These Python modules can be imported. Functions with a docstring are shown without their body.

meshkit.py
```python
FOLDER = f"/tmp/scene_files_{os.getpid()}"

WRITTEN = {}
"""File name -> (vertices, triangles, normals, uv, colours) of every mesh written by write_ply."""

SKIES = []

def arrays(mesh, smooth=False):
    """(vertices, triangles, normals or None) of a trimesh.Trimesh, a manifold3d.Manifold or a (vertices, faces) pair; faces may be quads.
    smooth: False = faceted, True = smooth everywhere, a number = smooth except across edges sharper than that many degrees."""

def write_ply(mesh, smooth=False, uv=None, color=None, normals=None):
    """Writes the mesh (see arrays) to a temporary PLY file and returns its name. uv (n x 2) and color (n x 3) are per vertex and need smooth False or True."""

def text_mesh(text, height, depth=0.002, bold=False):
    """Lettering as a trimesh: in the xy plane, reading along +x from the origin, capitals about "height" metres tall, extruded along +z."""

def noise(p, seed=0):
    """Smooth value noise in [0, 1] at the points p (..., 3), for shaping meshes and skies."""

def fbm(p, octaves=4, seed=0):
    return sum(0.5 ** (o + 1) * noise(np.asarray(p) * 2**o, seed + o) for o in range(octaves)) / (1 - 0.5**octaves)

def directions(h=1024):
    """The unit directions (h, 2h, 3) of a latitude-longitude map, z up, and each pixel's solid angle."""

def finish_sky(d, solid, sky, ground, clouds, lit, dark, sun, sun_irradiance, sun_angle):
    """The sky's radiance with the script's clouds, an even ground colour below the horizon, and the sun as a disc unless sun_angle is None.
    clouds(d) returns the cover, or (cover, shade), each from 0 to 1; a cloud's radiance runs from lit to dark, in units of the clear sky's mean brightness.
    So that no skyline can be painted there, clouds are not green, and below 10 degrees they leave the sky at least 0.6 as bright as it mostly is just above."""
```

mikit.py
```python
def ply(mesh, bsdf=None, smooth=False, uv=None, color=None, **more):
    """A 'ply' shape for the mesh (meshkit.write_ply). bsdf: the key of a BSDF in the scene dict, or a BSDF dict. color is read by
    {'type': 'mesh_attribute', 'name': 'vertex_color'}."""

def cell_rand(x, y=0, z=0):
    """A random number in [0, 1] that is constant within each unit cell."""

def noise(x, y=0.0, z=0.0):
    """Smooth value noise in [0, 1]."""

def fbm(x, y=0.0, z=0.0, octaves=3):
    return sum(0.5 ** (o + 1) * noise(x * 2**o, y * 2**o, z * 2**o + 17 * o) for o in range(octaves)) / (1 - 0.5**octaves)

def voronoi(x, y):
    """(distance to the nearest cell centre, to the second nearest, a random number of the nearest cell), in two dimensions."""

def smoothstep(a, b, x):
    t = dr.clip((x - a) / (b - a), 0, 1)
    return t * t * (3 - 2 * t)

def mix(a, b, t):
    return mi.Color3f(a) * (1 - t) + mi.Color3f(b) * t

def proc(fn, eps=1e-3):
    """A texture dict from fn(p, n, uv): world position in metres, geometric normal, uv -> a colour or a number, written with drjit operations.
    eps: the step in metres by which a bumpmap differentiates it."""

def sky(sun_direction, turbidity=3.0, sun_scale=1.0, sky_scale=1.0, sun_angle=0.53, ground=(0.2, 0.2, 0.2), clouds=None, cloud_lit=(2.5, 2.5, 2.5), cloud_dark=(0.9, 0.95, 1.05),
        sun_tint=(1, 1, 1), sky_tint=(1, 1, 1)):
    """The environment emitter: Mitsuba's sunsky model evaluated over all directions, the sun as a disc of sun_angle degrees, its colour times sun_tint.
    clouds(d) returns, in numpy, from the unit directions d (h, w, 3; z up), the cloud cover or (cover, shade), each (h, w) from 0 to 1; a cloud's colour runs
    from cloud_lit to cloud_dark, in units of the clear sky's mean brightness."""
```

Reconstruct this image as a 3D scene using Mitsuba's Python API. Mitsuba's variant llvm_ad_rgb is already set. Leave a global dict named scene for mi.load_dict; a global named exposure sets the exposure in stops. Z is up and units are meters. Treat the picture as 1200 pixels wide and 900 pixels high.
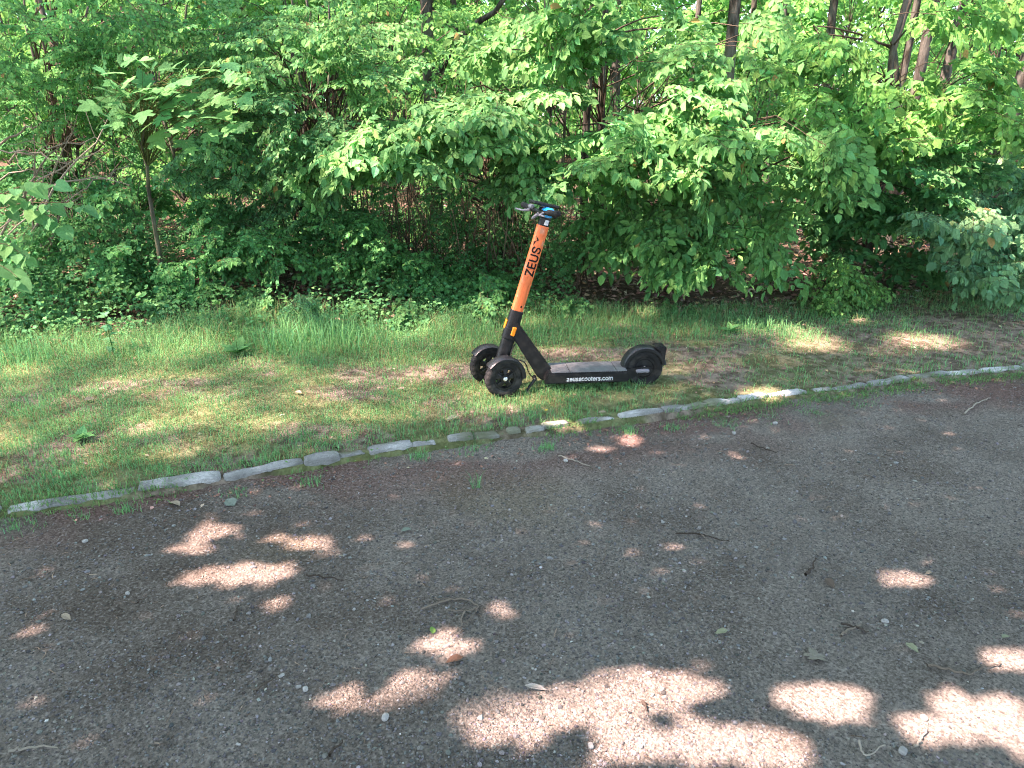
import math
import numpy as np
import trimesh
import manifold3d
import mitsuba as mi
import mikit
import meshkit
from mikit import fbm, noise, smoothstep, mix, voronoi

T = mi.ScalarTransform4f
scene, labels = {'type': 'scene'}, {}

# ------------------------------------------------------------------ camera, sky, exposure
CAM_H, PITCH, FOV = 1.6, math.radians(20.0), 69.0
SUN = np.array([-0.55, -0.25, 0.80]); SUN /= np.linalg.norm(SUN)
exposure = 4.45
scene['camera'] = {'type': 'perspective', 'fov': FOV, 'fov_axis': 'x', 'near_clip': 0.05, 'far_clip': 600.0,
                   'to_world': T().look_at(origin=[0, 0, CAM_H], target=[0, math.cos(PITCH), CAM_H - math.sin(PITCH)], up=[0, 0, 1])}
scene['sky'] = mikit.sky(SUN.tolist(), turbidity=3, sun_scale=1.0, sun_tint=(1.03, 0.90, 1.10), sky_tint=(1.03, .98, .88),
                         clouds=lambda d: 0.45 * np.clip(meshkit.fbm(d * 3.0, 4, 5) * 2.2 - 0.7, 0, 1))

# ------------------------------------------------------------------ helpers
rng = np.random.default_rng(7)
F_PX = 600 / math.tan(math.radians(FOV / 2))


def ray(px, py):
    a, b = (px - 600) / F_PX, (450 - py) / F_PX
    return np.array([a, math.cos(PITCH) + b * math.sin(PITCH), -math.sin(PITCH) + b * math.cos(PITCH)])


def gnd(px, py, z=0.0):
    """where the photograph's pixel (1200 wide) meets the ground"""
    d = ray(px, py)
    return np.array([0, 0, CAM_H]) + d * (z - CAM_H) / d[2]


def at(px, py, y):
    d = ray(px, py)
    return np.array([0, 0, CAM_H]) + d * y / d[1]


def nrm(v):
    return v / (np.linalg.norm(v, axis=-1, keepdims=True) + 1e-12)


def tag(key, label=None, cat=None, group=None, kind=None):
    e = labels.setdefault(key, {})
    for k, v in (('label', label), ('category', cat), ('group', group), ('kind', kind)):
        if v:
            e[k] = v
    return key


def put(key, mesh, bsdf, smooth=False, color=None, world=None, taken=True):
    """one entry of the scene, numbered if the name is taken"""
    k, n = key, 0
    while k in scene:
        n += 1
        k = f'{key}_{n:03d}'
    d = mikit.ply(mesh, bsdf, smooth, color=color)
    if world is not None:
        d['to_world'] = world
    scene[k] = d
    return k


def free(key):
    k, n = key, 0
    while k in labels:
        n += 1
        k = f'{key}_{n:03d}'
    return k


class Soup:
    """triangles with colours, gathered into one mesh"""
    def __init__(self):
        self.v, self.f, self.c, self.n = [], [], [], 0

    def add(self, v, f, c=None):
        self.v.append(v); self.f.append(f + self.n); self.n += len(v)
        self.c.append(np.broadcast_to(np.ones(3) if c is None else c, (len(v), 3)))

    def mesh(self):
        return np.concatenate(self.v), np.concatenate(self.f)

    def put(self, key, bsdf, smooth=False):
        if self.n:
            return put(key, self.mesh(), bsdf, smooth, color=np.concatenate(self.c))


def tubes(P, R, sides=4):
    """P (B,N,3) polylines, R (B,N) radii -> vertices, faces"""
    P, R = np.asarray(P, float), np.asarray(R, float)
    B, N = P.shape[:2]
    t = nrm(np.gradient(P, axis=1))
    ref = np.where(np.abs(t[..., 2:]) < 0.9, [0, 0, 1.0], [1.0, 0, 0])
    a = nrm(np.cross(t, ref)); b = np.cross(t, a)
    ang = np.arange(sides) * 2 * np.pi / sides
    v = P[:, :, None] + R[:, :, None, None] * (np.cos(ang)[:, None] * a[:, :, None] + np.sin(ang)[:, None] * b[:, :, None])
    i, j = np.meshgrid(np.arange(N - 1), np.arange(sides), indexing='ij')
    q = np.stack([i * sides + j, i * sides + (j + 1) % sides, (i + 1) * sides + (j + 1) % sides, (i + 1) * sides + j], -1).reshape(-1, 4)
    f = np.vstack([q[:, [0, 1, 2]], q[:, [0, 2, 3]]])
    f = (f[None] + (np.arange(B) * N * sides)[:, None, None]).reshape(-1, 3)
    return v.reshape(-1, 3), f


def curve(p0, p1, n=6, sag=0.0, wig=0.0, r=rng):
    s = np.linspace(0, 1, n)[:, None]
    p = p0 + (p1 - p0) * s
    p[:, 2] += sag * 4 * (s * (1 - s))[:, 0]
    if wig:
        w = r.normal(0, wig, (n, 3)); w[0] = w[-1] = 0
        p = p + w
    return p


# leaf templates: x along, y across, z out of the blade
def _tpl(v, f):
    return np.array(v, float), np.array(f, int)


LEAF8 = _tpl([[0, 0, 0], [.3, .5, .07], [.3, 0, -.03], [.3, -.5, .07], [.68, .42, .03], [.68, 0, -.06], [.68, -.42, .03], [1, 0, -.14]],
             [[0, 2, 1], [0, 3, 2], [1, 2, 5], [1, 5, 4], [2, 3, 6], [2, 6, 5], [4, 5, 7], [5, 6, 7]])
LEAF4 = _tpl([[0, 0, 0], [.45, .5, .08], [.5, 0, -.04], [.45, -.5, .08], [1, 0, -.1]],
             [[0, 2, 1], [0, 3, 2], [1, 2, 4], [2, 3, 4]])
LEAF2 = _tpl([[0, 0, 0], [.45, .5, .08], [1, 0, -.06], [.45, -.5, .08]], [[0, 2, 1], [0, 3, 2]])


def _palmate():
    pts = [(0, 0), (-.05, .28), (.08, .52), (.22, .36), (.34, .62), (.52, .5), (.46, .24), (.66, .22), (1, 0)]
    full = pts + [(x, -y) for x, y in pts[-2:0:-1]]
    v = [[x, y, .05 * math.hypot(x - .3, y) - .18 * max(x - .3, 0) ** 2 - .35 * y * y] for x, y in full] + [[.28, 0, -.03]]
    n = len(full)
    return _tpl(v, [[n, (i + 1) % n, i] for i in range(n)])


MAPLE = _palmate()


def _heart():
    o = [(0, 0), (-.08, .2), (-.02, .42), (.2, .5), (.5, .4), (.78, .17), (1, 0)]
    full = o + [(x, -y) for x, y in o[-2:0:-1]]
    v = [[x, y, .16 * abs(y) - .12 * x * x] for x, y in full] + [[.3, 0, -.02], [.65, 0, -.06]]
    n = len(full)
    f = []
    for i in range(n):
        j = (i + 1) % n
        m = n if (full[i][0] + full[j][0]) / 2 < .5 else n + 1
        f.append([m, j, i])
    f += [[n, n + 1, 4], [n + 1, n, n - 4]]
    return _tpl(v, f)


HEART = _heart()


def place_leaves(tpl, pos, d, n, L, W):
    tv, tf = tpl
    d = nrm(d); s = nrm(np.cross(n, d)); n = np.cross(d, s)
    v = pos[:, None] + L[:, None, None] * (tv[:, 0][None, :, None] * d[:, None] + tv[:, 2][None, :, None] * n[:, None]) + \
        (L * W)[:, None, None] * tv[:, 1][None, :, None] * s[:, None]
    f = (tf[None] + (np.arange(len(pos)) * len(tv))[:, None, None]).reshape(-1, 3)
    return v.reshape(-1, 3), f


def leaf_colors(n, base, nv, r=rng, spread=1.0):
    base = np.asarray(base)
    k = np.exp(r.normal(0, .22 * spread, (n, 1)))
    yel = r.normal(-.03, .10 * spread, (n, 1))
    c = base * k * [1.24, 1.32, 1.75] * np.concatenate([1 + 1.0 * yel, 1 + .25 * yel, 1 - .6 * yel], 1)
    old = r.random(n) < (.003 if n > 20 else 0)
    c[old] = c[old].mean(1, keepdims=True) * [1.7, 1.25, .5]
    return np.repeat(np.clip(c, .01, .75), nv, 0)


# ------------------------------------------------------------------ materials (each once)
def mat(name, d):
    scene[name] = d
    return name


VC = {'type': 'mesh_attribute', 'name': 'vertex_color'}
mat('m_leaf', {'type': 'principledthin', 'base_color': VC, 'roughness': 0.30, 'diff_trans': 0.95, 'eta': 1.55})
mat('m_grass', {'type': 'principledthin', 'base_color': VC, 'roughness': 0.5, 'diff_trans': 0.8, 'eta': 1.4})
mat('m_litter', {'type': 'twosided', 'b': {'type': 'principled', 'base_color': VC, 'roughness': 0.7, 'specular': 0.3}})
mat('m_stone', {'type': 'twosided', 'b': {'type': 'principled', 'base_color': VC, 'roughness': 0.8, 'specular': 0.3}})
mat('m_twig', {'type': 'twosided', 'b': {'type': 'diffuse', 'reflectance': VC}})


def bark_col(p, n, uv):
    g = fbm(p.x * 26, p.y * 26, p.z * 5, 3)
    h = fbm(p.x * 3 + 7, p.y * 3, p.z * 2.2, 3)
    c = mix(mi.Color3f(.034, .030, .024), mi.Color3f(.12, .112, .092), smoothstep(.25, .75, g))
    return mix(c, mi.Color3f(.12, .14, .075), smoothstep(.5, .7, h) * .6)


mat('m_bark', {'type': 'twosided', 'b': {'type': 'bumpmap', 'arbitrary': mikit.proc(lambda p, n, uv: fbm(p.x * 40, p.y * 40, p.z * 7, 3), 2e-3), 'scale': 0.02,
                                        'bsdf': {'type': 'diffuse', 'reflectance': mikit.proc(bark_col)}}})


def path_col(p, n, uv):
    big = fbm(p.x * .55 + 3, p.y * .9 + 8, 0, 3)
    mid = fbm(p.x * 4, p.y * 5, 2, 3)
    fine = noise(p.x * 150, p.y * 150, 1)
    f2 = noise(p.x * 340, p.y * 340, 5)
    c = mix(mi.Color3f(.117, .097, .079), mi.Color3f(.205, .181, .154), smoothstep(.3, .7, big * .6 + mid * .4))
    c = mix(c, mi.Color3f(.16, .13, .085), smoothstep(.56, .72, fbm(p.x * 1.1 + 31, p.y * 1.3, 4, 3)) * .5)
    t = p.y - .3 * p.x
    c = mix(c, mi.Color3f(.15, .093, .078), .75 * smoothstep(2.9, 3.45, t) * smoothstep(.42, .62, fbm(p.x * 1.6, p.y * 2.2, 12, 3)))
    c = c * (1 - .22 * smoothstep(.45, .75, fbm(t * 1.6 + 4, p.x * .25, 6, 2)))
    c = c * (.30 + .80 * fine + .58 * f2)
    return mix(c, mi.Color3f(.33, .31, .285), smoothstep(.80, .92, fine) * .4)


def path_h(p, n, uv):
    return .5 * noise(p.x * 130, p.y * 130, 1) + .5 * noise(p.x * 300, p.y * 300, 5) + .8 * noise(p.x * 30, p.y * 30, 9)


mat('m_path', {'type': 'twosided', 'b': {'type': 'bumpmap', 'arbitrary': mikit.proc(path_h, 1.5e-3), 'scale': 0.009,
                                        'bsdf': {'type': 'diffuse', 'reflectance': mikit.proc(path_col)}}})


def soil_col(p, n, uv):
    a = fbm(p.x * 2.2, p.y * 2.8, 0, 3)
    b = fbm(p.x * 22, p.y * 22, 3, 3)
    c = mix(mi.Color3f(.105, .085, .062), mi.Color3f(.23, .185, .145), smoothstep(.3, .72, b))
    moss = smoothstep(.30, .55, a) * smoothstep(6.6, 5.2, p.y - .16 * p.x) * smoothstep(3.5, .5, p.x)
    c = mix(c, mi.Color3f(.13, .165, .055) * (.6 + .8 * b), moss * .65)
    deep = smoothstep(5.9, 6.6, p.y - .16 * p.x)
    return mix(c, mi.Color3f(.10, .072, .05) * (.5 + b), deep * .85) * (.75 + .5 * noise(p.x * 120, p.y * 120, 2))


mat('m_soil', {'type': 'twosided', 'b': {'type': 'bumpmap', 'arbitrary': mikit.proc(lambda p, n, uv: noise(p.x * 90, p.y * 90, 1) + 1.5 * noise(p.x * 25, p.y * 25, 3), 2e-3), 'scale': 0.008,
                                        'bsdf': {'type': 'diffuse', 'reflectance': mikit.proc(soil_col)}}})


def kerb_col(p, n, uv):
    a = fbm(p.x * 9, p.y * 9, p.z * 9, 3)
    s = noise(p.x * 170, p.y * 170, p.z * 170)
    c = mix(mi.Color3f(.25, .245, .23), mi.Color3f(.52, .51, .49), smoothstep(.25, .75, a))
    c = c * (.75 + .5 * s)
    return mix(c, mi.Color3f(.14, .15, .07), smoothstep(.50, .70, fbm(p.x * 6 + 9, p.y * 6, p.z * 6, 3)) * .75) * (.72 + .45 * noise(p.x * 3.1, p.y * 3.1, 4))


mat('m_kerb', {'type': 'bumpmap', 'arbitrary': mikit.proc(lambda p, n, uv: noise(p.x * 60, p.y * 60, p.z * 60) + .5 * noise(p.x * 160, p.y * 160, p.z * 160), 2e-3), 'scale': 0.004,
               'bsdf': {'type': 'diffuse', 'reflectance': mikit.proc(kerb_col)}})

def dusty(base, dust, amt):
    return mikit.proc(lambda p, n, uv: mix(mi.Color3f(*base), mi.Color3f(*dust), amt * smoothstep(.35, .8, fbm(p.x * 28, p.y * 28, p.z * 28, 3)) * (.5 + .9 * smoothstep(.45, .0, p.z))))


mat('m_black', {'type': 'twosided', 'b': {'type': 'principled', 'base_color': dusty((.009, .009, .010), (.07, .063, .055), .22), 'roughness': .42, 'specular': .4}})
mat('m_rubber', {'type': 'twosided', 'b': {'type': 'principled', 'base_color': dusty((.013, .013, .013), (.085, .076, .066), .4), 'roughness': .75, 'specular': .3}})
mat('m_mat', {'type': 'twosided', 'b': {'type': 'principled', 'base_color': dusty((.12, .12, .125), (.22, .22, .215), .5), 'roughness': .5, 'specular': .4}})
mat('m_fender', {'type': 'twosided', 'b': {'type': 'principled', 'base_color': dusty((.015, .016, .018), (.08, .073, .064), .12), 'roughness': .38, 'specular': .5}})
mat('m_orange', {'type': 'twosided', 'b': {'type': 'principled', 'base_color': mikit.proc(lambda p, n, uv: mix(mi.Color3f(.76, .185, .058) * (.8 + .3 * fbm(p.x * 30, p.y * 30, p.z * 30, 3)), mi.Color3f(.40, .28, .2), .55 * smoothstep(.60, .74, fbm(p.x * 60, p.y * 60, p.z * 25, 3)))), 'roughness': .38, 'specular': .5}})
mat('m_print', {'type': 'twosided', 'b': {'type': 'diffuse', 'reflectance': {'type': 'rgb', 'value': (.02, .018, .018)}}})
mat('m_white', {'type': 'twosided', 'b': {'type': 'diffuse', 'reflectance': {'type': 'rgb', 'value': (.72, .72, .72)}}})
mat('m_steel', {'type': 'twosided', 'b': {'type': 'roughconductor', 'material': 'Al', 'alpha': .28}})
mat('m_grey', {'type': 'twosided', 'b': {'type': 'principled', 'base_color': {'type': 'rgb', 'value': (.20, .195, .22)}, 'roughness': .45}})
mat('m_blue', {'type': 'twosided', 'b': {'type': 'principled', 'base_color': {'type': 'rgb', 'value': (.02, .36, .85)}, 'roughness': .4}})
mat('m_amber', {'type': 'twosided', 'b': {'type': 'principled', 'base_color': {'type': 'rgb', 'value': (.85, .26, .02)}, 'roughness': .25}})
mat('m_red', {'type': 'twosided', 'b': {'type': 'principled', 'base_color': {'type': 'rgb', 'value': (.12, .01, .012)}, 'roughness': .2}})

# ------------------------------------------------------------------ ground, path
KX = np.array([-40, -9, -5, -2.184, -1.719, -1.214, -.645, 0, .718, 1.531, 2.11, 2.757, 3.408, 5, 9, 40.])
KY = np.array([-12, .25, 1.72, 2.80, 2.966, 3.177, 3.415, 3.628, 3.864, 4.157, 4.319, 4.541, 4.695, 5.1, 6.0, 13.])


def kerb_y(x):
    return np.interp(x, KX, KY)


PZ = -0.03


def ground_z(x, y):
    """height of the verge and forest floor; it dips under the path"""
    p = np.stack([x, y, 0 * x], -1)
    z = .05 * (meshkit.fbm(p * .8, 3, 2) - .5) + .022 * (meshkit.fbm(p * 6, 3, 4) - .5)
    z *= np.clip((y - kerb_y(x)) / .5, .25, 1)
    z += .10 * np.clip((y - 6.2 - .16 * x) / 2.5, 0, 1)
    near = (kerb_y(x) - .03 - y)
    return np.where(near > 0, np.minimum(z, -.005) - .075 * np.clip(near / .05, 0, 1), z)


def path_z(x, y):
    p = np.stack([x, y, 0 * x], -1)
    return PZ + .03 * (meshkit.fbm(p * .7, 3, 8) - .5) + .012 * (meshkit.fbm(p * 5, 3, 9) - .5)


def grid(xs, ys, zf):
    X, Y = np.meshgrid(xs, ys, indexing='ij')
    v = np.stack([X, Y, zf(X, Y)], -1).reshape(-1, 3)
    i, j = np.meshgrid(np.arange(len(xs) - 1), np.arange(len(ys) - 1), indexing='ij')
    a = i * len(ys) + j
    q = np.stack([a, a + len(ys), a + len(ys) + 1, a + 1], -1).reshape(-1, 4)
    return v, np.vstack([q[:, [0, 1, 2]], q[:, [0, 2, 3]]])


gx = np.r_[-300, -120, -50, -25, -14, np.arange(-8, 8.5, .05), 14, 25, 50, 120, 300]
gy = np.r_[-300, -120, -50, -20, -8, np.arange(-2, 2, .25), np.arange(2, 9.5, .05), 12, 16, 22, 30, 50, 120, 300]
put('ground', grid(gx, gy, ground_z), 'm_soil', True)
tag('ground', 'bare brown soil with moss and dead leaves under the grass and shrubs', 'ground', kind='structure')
# the path: strips that follow the kerb
us = np.arange(-9.0, 9.001, .045)
ts = np.r_[np.linspace(0, .3, 12), np.arange(.34, 5.2, .045), 5.3, 5.6, 6.0]
U, TT = np.meshgrid(us, ts, indexing='ij')
Yp = kerb_y(U) + .01 - TT
edge = np.clip(TT / .12, 0, 1)
Zp = path_z(U, Yp) + (1 - edge) * .012 - .06 * np.clip((TT - 5.2) / .8, 0, 1)
i, j = np.meshgrid(np.arange(len(us) - 1), np.arange(len(ts) - 1), indexing='ij')
a = i * len(ts) + j
q = np.stack([a, a + 1, a + len(ts) + 1, a + len(ts)], -1).reshape(-1, 4)
put('path', (np.stack([U, Yp, Zp], -1).reshape(-1, 3), np.vstack([q[:, [0, 1, 2]], q[:, [0, 2, 3]]])), 'm_path', True)
tag('path', 'dark compacted gravel path with sun patches and scattered twigs', 'path', kind='structure')


# ------------------------------------------------------------------ kerb of granite stones
def stone_mesh(L, Wd, H, seed, bulge=.02):
    m = trimesh.creation.box((L, Wd, H))
    m = m.subdivide().subdivide().subdivide()
    v = np.array(m.vertices)
    e = np.array([L, Wd, H]) / 2
    k = 16.0 if L > .06 else 2.6
    q = np.abs(v / e)
    rr = (q ** k).sum(1) ** (1 / k)
    v = v / np.maximum(rr, 1e-6)[:, None]
    p = v + seed * 7.3
    nn = nrm(v / e)
    v = v + nn * ((meshkit.fbm(p * 9, 3, seed) - .5) * 2 * bulge)[:, None] + nn * ((meshkit.fbm(p * 40, 2, seed + 3) - .5) * .008)[:, None]
    return v, np.array(m.faces)


# ends of each stone's top along the kerb, as x, and a sideways offset
KERB = [(-2.17, -1.70, .0), (-1.69, -1.375, .01), (-1.355, -1.02, .0), (-1.005, -.865, -.01), (-.855, -.745, .0), (-.725, -.52, .01), (-.515, -.40, .0), (-.33, -.215, .0),
        (-.20, -.08, .005), (-.015, .03, .0), (.075, .16, -.01), (.165, .30, .0), (.36, .56, .005), (.60, .86, .01), (.87, 1.12, .0), (1.13, 1.33, -.01), (1.345, 1.52, .0),
        (1.53, 1.78, .0), (1.85, 1.98, .01), (1.99, 2.22, .0), (2.235, 2.52, .0), (2.535, 2.84, .01), (2.85, 3.08, .0), (3.09, 3.42, .0), (3.43, 3.7, .01), (3.71, 4.02, 0), (4.04, 4.4, 0),
        (-2.62, -2.2, 0), (-3.05, -2.64, 0)]
kerb_w = {}
tag('stone_kerb', 'broken row of pale granite kerb stones sunk between grass verge and gravel path', 'kerb')
for n, (x0, x1, off) in enumerate(KERB):
    x0, x1 = x0 - .006, x1 + .006
    xm = (x0 + x1) / 2
    y0, y1 = kerb_y(x0), kerb_y(x1)
    L = math.hypot(x1 - x0, y1 - y0)
    r = np.random.default_rng(100 + n)
    wd = r.uniform(.062, .080) * (1 if xm < -.1 else .75) * (.75 if x1 - x0 < .13 else 1)
    v, f = stone_mesh(L, wd, .16, n, .014)
    th = math.atan2(y1 - y0, x1 - x0) + r.normal(0, .035)
    c, s = math.cos(th), math.sin(th)
    R = np.array([[c, -s, 0], [s, c, 0], [0, 0, 1]]) @ trimesh.transformations.rotation_matrix(r.normal(0, .05), [1, 0, 0])[:3, :3]
    top = .016 + r.uniform(-.012, .012)
    v = v @ R.T + [xm, kerb_y(xm) + .025 + off, top - .08]
    put('stone_kerb__stone', (v, f), 'm_kerb', True)

# ------------------------------------------------------------------ gravel
def rocks(n, xy, size, r, flat=(.45, .8)):
    ico = trimesh.creation.icosahedron()
    ov, of = np.array(ico.vertices), np.array(ico.faces)
    k = len(ov)
    v = ov[None] * (1 + r.normal(0, .16, (n, k, 1)))
    v = v * np.stack([r.uniform(.8, 1.3, n), r.uniform(.6, 1.0, n), r.uniform(*flat, n)], -1)[:, None] * size[:, None, None]
    th = r.uniform(0, 2 * np.pi, n); c, s = np.cos(th), np.sin(th)
    v = np.stack([v[..., 0] * c[:, None] - v[..., 1] * s[:, None], v[..., 0] * s[:, None] + v[..., 1] * c[:, None], v[..., 2]], -1)
    v = v + xy[:, None] + np.array([0, 0, 1]) * (size * .18)[:, None, None]
    return v.reshape(-1, 3), (of[None] + (np.arange(n) * k)[:, None, None]).reshape(-1, 3), k


r = np.random.default_rng(11)
sp = Soup()
N = 150000
# more stones near the camera, where they show largest
dist = 1.2 + 5.5 * r.random(N) ** 1.7
ang = r.uniform(-.95, .95, N)
x, y = dist * np.sin(ang), dist * np.cos(ang)
keep = (y < kerb_y(x) - .03) & (meshkit.fbm(np.stack([x, y, 0 * x], -1) * 2.2, 3, 12) + r.normal(0, .15, N) > .36)
x, y = x[keep], y[keep]
sz = np.clip(np.exp(r.normal(np.log(.0025), .42, len(x))), .0014, .009)
v, f, k = rocks(len(x), np.stack([x, y, path_z(x, y)], -1), sz, r)
g = np.exp(r.normal(np.log(.125), .42, (len(x), 1)))
col = np.clip(g * (np.array([1.03, .98, .93]) + r.normal(0, .05, (len(x), 3))), .04, .62)
sp.add(v, f, np.repeat(col, k, 0))
# coarser stones washed into loose drifts
N = 5200
x = r.uniform(-2.6, 3.4, N); y = r.uniform(1.25, 4.4, N)
keep = (y < kerb_y(x) - .05) & (meshkit.fbm(np.stack([x, y, 0 * x], -1) * 1.5, 3, 14) + r.normal(0, .05, N) > .55)
x, y = x[keep], y[keep]
sz = np.clip(np.exp(r.normal(np.log(.0052), .35, len(x))), .003, .012)
v, f, k = rocks(len(x), np.stack([x, y, path_z(x, y)], -1), sz, r)
col = np.clip(np.exp(r.normal(np.log(.15), .4, (len(x), 1))) * (np.array([1.02, .98, .93]) + r.normal(0, .04, (len(x), 3))), .05, .42)
sp.add(v, f, np.repeat(col, k, 0))
sp.put('gravel', 'm_stone')
tag('gravel', 'loose small grey and pale gravel over the dark path', 'gravel', kind='stuff')

# ------------------------------------------------------------------ verge: grass, herbs, litter
VN = lambda x, y, s, o, seed: meshkit.fbm(np.stack([x, y, 0 * x], -1) * s, o, seed)


def forest_edge(x):
    return 6.05 + .17 * x + .12 * np.sin(x * 2.1)


def grass_density(x, y):
    d = np.clip(VN(x, y, 1.7, 3, 21) * 2.4 - .55, .05, 1) * np.clip(VN(x, y, 9.0, 2, 23) * 3 - .8, .15, 1.2)
    left = np.clip((1.6 - x) / 2.6, 0, 1)
    d = d * (.34 + .66 * left) + .12 * left
    near_forest = np.exp(-((y - (forest_edge(x) - .45)) / .38) ** 2)
    d = d + .55 * near_forest * (.2 + .65 * np.clip((2.4 - x) / 2, 0, 1))
    bare = .75 * np.exp(-(((x - 1.9) / .9) ** 2 + ((y - 4.75) / .35) ** 2)) + .8 * np.exp(-(((x + .9) / .8) ** 2 + ((y - 4.55) / .22) ** 2))
    return np.clip(d * (1 - .8 * bare), .03, 1)


def blades(x, y, z, h, w, r, base, lean=.45):
    n = len(x)
    th = r.uniform(0, 2 * np.pi, n)
    side = np.stack([np.cos(th), np.sin(th), 0 * th], -1)
    ph = r.uniform(0, 2 * np.pi, n)
    out = np.stack([np.cos(ph), np.sin(ph), 0 * ph], -1) * (np.abs(r.normal(0, lean, n)) * h)[:, None]
    p0 = np.stack([x, y, z - .003], -1)
    p1 = p0 + out * .35 + np.array([0, 0, 1]) * (h * .6)[:, None]
    p2 = p0 + out + np.array([0, 0, 1]) * (h * r.uniform(.7, 1.0, n))[:, None]
    sw = side * (w / 2)[:, None]
    v = np.stack([p0 - sw, p0 + sw, p1 - sw * .8, p1 + sw * .8, p2], 1)
    f = np.array([[0, 1, 3], [0, 3, 2], [2, 3, 4]])
    return v.reshape(-1, 3), (f[None] + (np.arange(n) * 5)[:, None, None]).reshape(-1, 3), leaf_colors(n, base, 5, r, .9)


r = np.random.default_rng(21)
sp = Soup()
N = 800000
x = r.uniform(-5.2, 6.2, N); y = r.uniform(1.6, 7.4, N)
ok = (y > kerb_y(x) + .06) & (y < forest_edge(x) + .12) & (np.abs(x) < .78 * y + .3)
ok &= r.random(N) < grass_density(x, y)
x, y = x[ok], y[ok]
e = forest_edge(x) - y
tall = np.clip((1.15 - e) / .8, 0, 1)
h = r.uniform(.018, .045, len(x)) * (.8 + .6 * VN(x, y, 1.3, 2, 5)) + tall * r.random(len(x)) ** 2 * .15 * np.clip(1.2 - .25 * x, .4, 1.3) * np.clip(VN(x, y, 2.0, 2, 31) * 2 - .3, .1, 1.3)
v, f, c = blades(x, y, ground_z(x, y), h, r.uniform(.0022, .0042, len(x)), r, (.175, .32, .095))
dry = np.repeat(r.random(len(x)) < .16, 5)
c = np.where(dry[:, None], np.array([.38, .31, .16]), c)
sp.add(v, f, c)
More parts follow.
